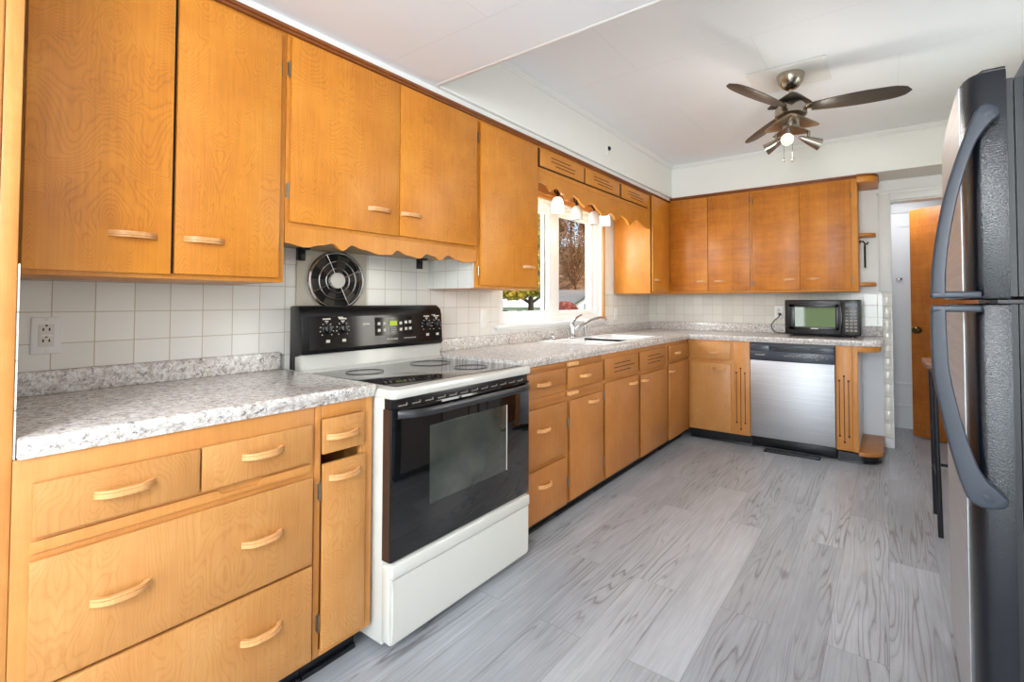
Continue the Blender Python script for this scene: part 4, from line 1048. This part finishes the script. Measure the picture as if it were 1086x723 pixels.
def fdoor(name, z0, z1):
    # outline in plan: rounded black near corner, front running back towards the far edge
    n = []
    xb_ = 2.353
    P = [(xb_, FYN), (2.309, FYN), (2.298, FYN+.004), (2.289, FYN+.014), (2.281, FYN+.035), (2.277, FYN+.065)]
    Q = [(2.2755+.016*t_*t_, FYN+.065+(FYF-.04-FYN-.065)*t_) for t_ in [k/8 for k in range(1, 9)]]+[(2.296, FYF-.02), (2.306, FYF-.005), (2.316, FYF), (xb_, FYF)]
    o = MB().prism(P+Q, 'z', z0, z1, .004).build(name, 'fridge_black', rf)
    s_ = MB().prism([(P[-1][0]+.004, P[-1][1])]+[(x-.0015, y) for x, y in [P[-1]]+Q[:8]]+[(Q[7][0]+.004, Q[7][1])], 'z', z0+.004, z1-.004)
    s_.build('stainless_front', 'steel', o)
    return o
fd = fdoor('freezer_door', 1.190, 1.716)
MB().prism([(2.30, FYN+.03), (2.285, FYN+.10), (2.30, FYF-.08), (2.353, FYF-.02), (2.353, FYN+.004), (2.312, FYN+.004)], 'z', 1.714, 1.724, .004).build('top_cap', 'black', fd)
rd = fdoor('fridge_door', .12, 1.178)
MB().prism([(2.316, 1.500), (2.47, 1.50), (2.47, 1.462), (2.36, 1.456), (2.33, 1.452), (2.318, 1.462)], 'z', 1.1795, 1.1885, .001).build('hinge_plate', 'handle_grey', rf)
def fhandle(outer, inner, foot, parent):
    """flat bowed strap standing off the door's near edge; outline in x-z, thick in y"""
    b = bmesh.new(); y0, y1 = FYN-.030, FYN+.008
    n = len(outer); L_ = []
    for y in (y0, y1):
        L_.append(([b.verts.new((x, y+ (0.006 if y == y0 else 0), z)) for x, z in outer], [b.verts.new((x, y, z)) for x, z in inner]))
    (A0, B0), (A1, B1) = L_
    for i in range(n-1):
        b.faces.new((A0[i], A0[i+1], B0[i+1], B0[i])); b.faces.new((A1[i], A1[i+1], B1[i+1], B1[i]))
        b.faces.new((A0[i], A0[i+1], A1[i+1], A1[i])); b.faces.new((B0[i], B0[i+1], B1[i+1], B1[i]))
    for i in (0, -1): b.faces.new((A0[i], A1[i], B1[i], B0[i]))
    bmesh.ops.recalc_face_normals(b, faces=b.faces)
    bmesh.ops.bevel(b, geom=[e for e in b.edges if len(e.link_faces) == 2 and e.calc_face_angle(0) > rad(50)], offset=.006, segments=3, affect='EDGES', profile=.6)
    mb = MB(); mb._merge(b)
    for bx in foot: mb.box(*bx, .005, 3)
    return mb.build('door_handle', 'handle_fridge', parent)
M['handle_fridge'] = plain('slate_handle_plastic', (50, 56, 66), .42)
def cr(P, n=4):
    R_ = []
    for i in range(len(P)-1):
        p0, p1, p2, p3 = [Vector(P[j]) for j in (max(i-1, 0), i, i+1, min(i+2, len(P)-1))]
        for k in range(n):
            t_ = k/n; R_.append(tuple(.5*((2*p1)+(p2-p0)*t_+(2*p0-5*p1+4*p2-p3)*t_*t_+(3*p1-p0-3*p2+p3)*t_**3)))
    R_.append(tuple(P[-1])); return R_
out_u = cr([(2.338, 1.622), (2.304, 1.634), (2.272, 1.559), (2.241, 1.452), (2.222, 1.352), (2.211, 1.262), (2.208, 1.196)])
inn_u = cr([(2.338, 1.606), (2.318, 1.585), (2.294, 1.545), (2.266, 1.448), (2.247, 1.345), (2.238, 1.262), (2.236, 1.196)])
h1 = fhandle(out_u, inn_u, [((2.208, FYN-.028, 1.192), (2.30, FYN+.008, 1.208))], fd)
out_l = cr([(2.208, 1.174), (2.207, 1.10), (2.211, 1.004), (2.232, .873), (2.257, .765), (2.276, .726), (2.312, .719), (2.337, .729)])
inn_l = cr([(2.236, 1.174), (2.237, 1.10), (2.241, 1.02), (2.259, .915), (2.281, .83), (2.300, .785), (2.324, .760), (2.338, .745)])
h2 = fhandle(out_l, inn_l, [((2.208, FYN-.028, 1.160), (2.30, FYN+.008, 1.176))], rd)
for h, (x, z), an in ((h1, (2.322, 1.609), -35), (h2, (2.306, .748), 35)):
    MB().lathe([(.0125, 0), (.0125, .0012), (.011, .002), (0, .0021)], (x, FYN-.0255, z), (0, -1, 0), 24).build('screw_cap', 'handle_fridge', h)

# ------------------------------------------------------------------ bar stool behind the refrigerator
st = thing('bar_stool', 'tall stool with dark wood seat and black metal legs, partly hidden by the refrigerator', 'stool', (2.47, 3.24, 0))
MB().box((2.276, 3.05, .842), (2.66, 3.43, .866), .006, 3).build('seat', 'seat_wood', st)
MB().box((2.30, 3.075, .820), (2.64, 3.405, .843), .003).build('seat_frame', 'black_steel', st)
for (x, y) in ((2.312, 3.095), (2.314, 3.385), (2.63, 3.095), (2.63, 3.385)):
    lx = 2.326 if x < 2.4 else 2.655
    ly = 3.075 if y < 3.2 else 3.40
    MB().tube([(x, y, .83), ((x+lx)/2, (y+ly)/2, .42), (lx, ly, .003)], .0115, 10).build('leg', 'black_steel', st)
MB().tube([(2.322, 3.085, .28), (2.322, 3.39, .28)], .008, 8).tube([(2.645, 3.085, .28), (2.645, 3.39, .28)], .008, 8).tube([(2.322, 3.39, .28), (2.645, 3.39, .28)], .008, 8).build('foot_rail', 'black_steel', st)

# ------------------------------------------------------------------ outside: ground, houses, trees
F_ = Vector((-.5636, .8261, 0)); R_ = Vector((.8261, .5636, 0))
def W(t_, s_, z): return Vector((CAM[0], CAM[1], 0))+R_*t_+F_*s_+Vector((0, 0, z))
def sm(x, a, b):
    u = min(1, max(0, (x-a)/(b-a))); return u*u*(3-2*u)
def gz(s_): return -.45-1.6*sm(s_, 8, 50)+17*sm(s_, 62, 120)
b = bmesh.new(); N = 70; V = [[None]*(N+1) for _ in range(N+1)]
for i in range(N+1):
    for j in range(N+1):
        p = Vector((-150+300*i/N, -150+300*j/N, 0)); s_ = (p-Vector((CAM[0], CAM[1], 0))).dot(F_)
        V[i][j] = b.verts.new((p.x, p.y, gz(s_)))
for i in range(N):
    for j in range(N): b.faces.new((V[i][j], V[i+1][j], V[i+1][j+1], V[i][j+1]))
struct(MB()._merge(b).build('ground', 'lawn'))
def frame_box(mb, t0, t1, s0, s1, z0, z1):
    m4 = Matrix(((R_.x, F_.x, 0, CAM[0]), (R_.y, F_.y, 0, CAM[1]), (0, 0, 1, 0), (0, 0, 0, 1)))
    return mb.box((t0, s0, z0), (t1, s1, z1), M4=m4)
FM = Matrix(((R_.x, F_.x, 0, CAM[0]), (R_.y, F_.y, 0, CAM[1]), (0, 0, 1, 0), (0, 0, 0, 1)))
zg = gz(45)
h1 = thing('house', 'small white house with a grey gabled roof beyond the window', 'house', W(3, 45, zg))
frame_box(MB(), -.6, 9, 45, 51, zg-.5, 1.1).build('walls', 'siding', h1)
MB().prism([(44.6, 1.05), (48, 2.45), (51.4, 1.05)], 'x', -.9, 9.3, M4=FM).build('roof', 'shingle', h1)
wing = MB().prism([(1.1, zg-.5), (1.1, 1.0), (3.1, 2.35), (5.1, 1.0), (5.1, zg-.5)], 'y', 42.5, 47, M4=FM).build('front_gable', 'siding', h1)
MB().prism([(.85, .92), (3.1, 2.46), (5.35, .92), (5.35, 1.06), (3.1, 2.62), (.85, 1.06)], 'y', 42.3, 47, M4=FM).build('gable_roof', 'shingle', wing)
wf_ = frame_box(MB(), 1.75, 2.5, 42.44, 42.52, -.15, 1.15); wf_.build('window_trim', 'vinyl_white', wing)
frame_box(frame_box(MB(), 1.85, 2.4, 42.40, 42.46, .55, 1.05), 1.85, 2.4, 42.40, 42.46, -.05, .47).build('window', 'dark_gap', wing)
zg2 = gz(50)
h2 = thing('house', 'long low white house behind the yellow tree outside the window', 'house', W(-6, 50, zg2))
frame_box(MB(), -14, -1.7, 50, 56, zg2-.5, .75).build('walls', 'siding', h2)
MB().prism([(49.4, .7), (53, 1.9), (56.6, .7)], 'x', -14.4, -1.3, M4=FM).build('roof', 'siding', h2)
for k, t_ in enumerate((-4.9, -3.9, -2.7, -6.4, -8.0)):
    frame_box(MB(), t_, t_+.55, 49.93, 50.02, -.7, .35).build('window', 'dark_gap', h2)

def leaves(mb, c, rx, rz, n, size):
    for _ in range(n):
        while True:
            d_ = Vector((random.uniform(-1, 1), random.uniform(-1, 1), random.uniform(-1, 1)))
            if .15 < d_.length < 1: break
        p = c+Vector((d_.x*rx, d_.y*rx, d_.z*rz))
        u = Vector((random.gauss(0, 1), random.gauss(0, 1), random.gauss(0, 1))).normalized(); v = u.orthogonal().normalized()
        s_ = size*random.uniform(.6, 1.3)
        mb.quad([p-u*s_-v*s_*.7, p+u*s_-v*s_*.7, p+u*s_*.8+v*s_*.7, p-u*s_*.8+v*s_*.7])
def branches(mb, base, h, spread, n, r):
    tips = []
    for k in range(n):
        a = random.uniform(0, 2*math.pi); z0 = base.z+h*random.uniform(.3, .75)
        p0 = Vector((base.x, base.y, z0)); L_ = spread*random.uniform(.6, 1.1)
        p2 = p0+Vector((math.cos(a)*L_, math.sin(a)*L_, h*random.uniform(.15, .4))); p1 = (p0+p2)/2+Vector((0, 0, -.04*h))
        mb.tube([p0, p1, p2], [r*.5, r*.33, r*.12], 5); tips.append(p2)
    return tips
tr = thing('autumn_tree', 'yellow green autumn tree just outside the left window pane', 'tree', W(-1.18, 17, gz(17)))
tb = MB(); b0 = W(-1.18, 17, gz(17)-.05)
tb.tube([b0, b0+Vector((0, 0, 1.0)), b0+Vector((.03, 0, 1.75)), b0+Vector((-.1, .1, 3.2)), b0+Vector((-.2, .15, 4.8))], [.14, .11, .10, .07, .03], 9)
for (t_, z) in ((-1.3, 1.0), (1.0, .9), (-1.9, 1.9), (.8, 2.2), (-.6, 2.6)):
    p = b0+Vector((0, 0, 1.6+z*.25)); q_ = p+R_*t_+Vector((0, 0, z)); tb.tube([p, (p+q_)/2+Vector((0, 0, -.1)), q_], [.06, .04, .015], 6)
tb.build('trunk', 'bark', tr)
lb = MB()
for (t_, s_, z, rx, rz, n) in ((-1.75, 16.8, 1.62, .75, .34, 900), (-.95, 16.9, 1.75, .40, .36, 300), (-2.6, 17, 2.1, 1.1, .75, 1300), (-1.5, 17, 2.3, .9, .75, 1100), (-2.4, 17.3, 3.6, 1.5, 1.1, 1700), (-3.6, 16.8, 2.6, 1.2, 1.0, 1200), (-.95, 17, 3.0, .55, .9, 450), (-.85, 17.2, 4.4, .5, 1.1, 260)):
    leaves(lb, W(t_, s_, z), rx, rz, n, .06)
lb.build('crown', 'leaf_yellow', tr)
rb = thing('red_shrub', 'red leaved shrub in front of the grey roofed house outside', 'shrub', W(0, 36, gz(36)))
mb = MB()
for k in range(7):
    a = k*.9; p = W(.1, 36, gz(36)); mb.tube([p, p+Vector((math.cos(a)*.5, math.sin(a)*.5, 1.1)), p+Vector((math.cos(a)*.9, math.sin(a)*.9, 2.0))], [.05, .035, .015], 5)
mb.build('stems', 'bark', rb)
mb = MB(); leaves(mb, W(.1, 36, .25), 1.15, 1.0, 2600, .075); leaves(mb, W(-.9, 36.3, -.2), .8, .8, 900, .075); mb.build('foliage', 'leaf_red', rb)

# wooded hillside: three trees of different build, copied
protos = []
for v_ in range(3):
    root = thing('woodland_tree', 'bare russet tree in the woods on the hill beyond the window', 'tree', (0, 0, 0), 'woods on the hill')
    H = (17, 14, 19)[v_]; tb = MB(); tb.tube([(0, 0, -1), (.1, 0, H*.4), (0, .2, H*.75), (.1, .1, H)], [.28, .22, .13, .03], 7)
    tips = branches(tb, Vector((0, 0, 0)), H, (2.2, 2.0, 2.3)[v_], 26, .28)
    tb.build('trunk', 'twig', root)
    lb = MB()
    for p in tips: leaves(lb, p, .95, 1.0, 46, .15)
    leaves(lb, Vector((0, 0, H*.6)), 2.7, H*.36, 1100, .15)
    lb.build('crown', 'leaf_brown', root)
    protos.append(root)
spots = []
for row, (s_, n) in enumerate(((66, 5), (75, 5), (85, 6), (95, 6), (106, 7))):
    for k in range(n):
        spots.append((-15.5+6.9*k+3.4*(row % 2)+random.uniform(-.3, .3), s_+random.uniform(-.8, .8)))
def place(root, i, t_, s_):
    root.location = W(t_, s_, gz(s_)); root.rotation_euler = (0, 0, random.uniform(0, 6.28)); k = random.uniform(.8, 1.05); root.scale = (k, k, k)
for i, (t_, s_) in enumerate(spots):
    p = protos[i % 3]
    if i < 3: r = p
    else:
        r = p.copy(); COL.objects.link(r)
        for ch in p.children:
            c_ = ch.copy(); COL.objects.link(c_); c_.parent = r
            c_.matrix_parent_inverse = ch.matrix_parent_inverse.copy()
    place(r, i, t_, s_)
for p in protos:
    for ch in p.children: pass
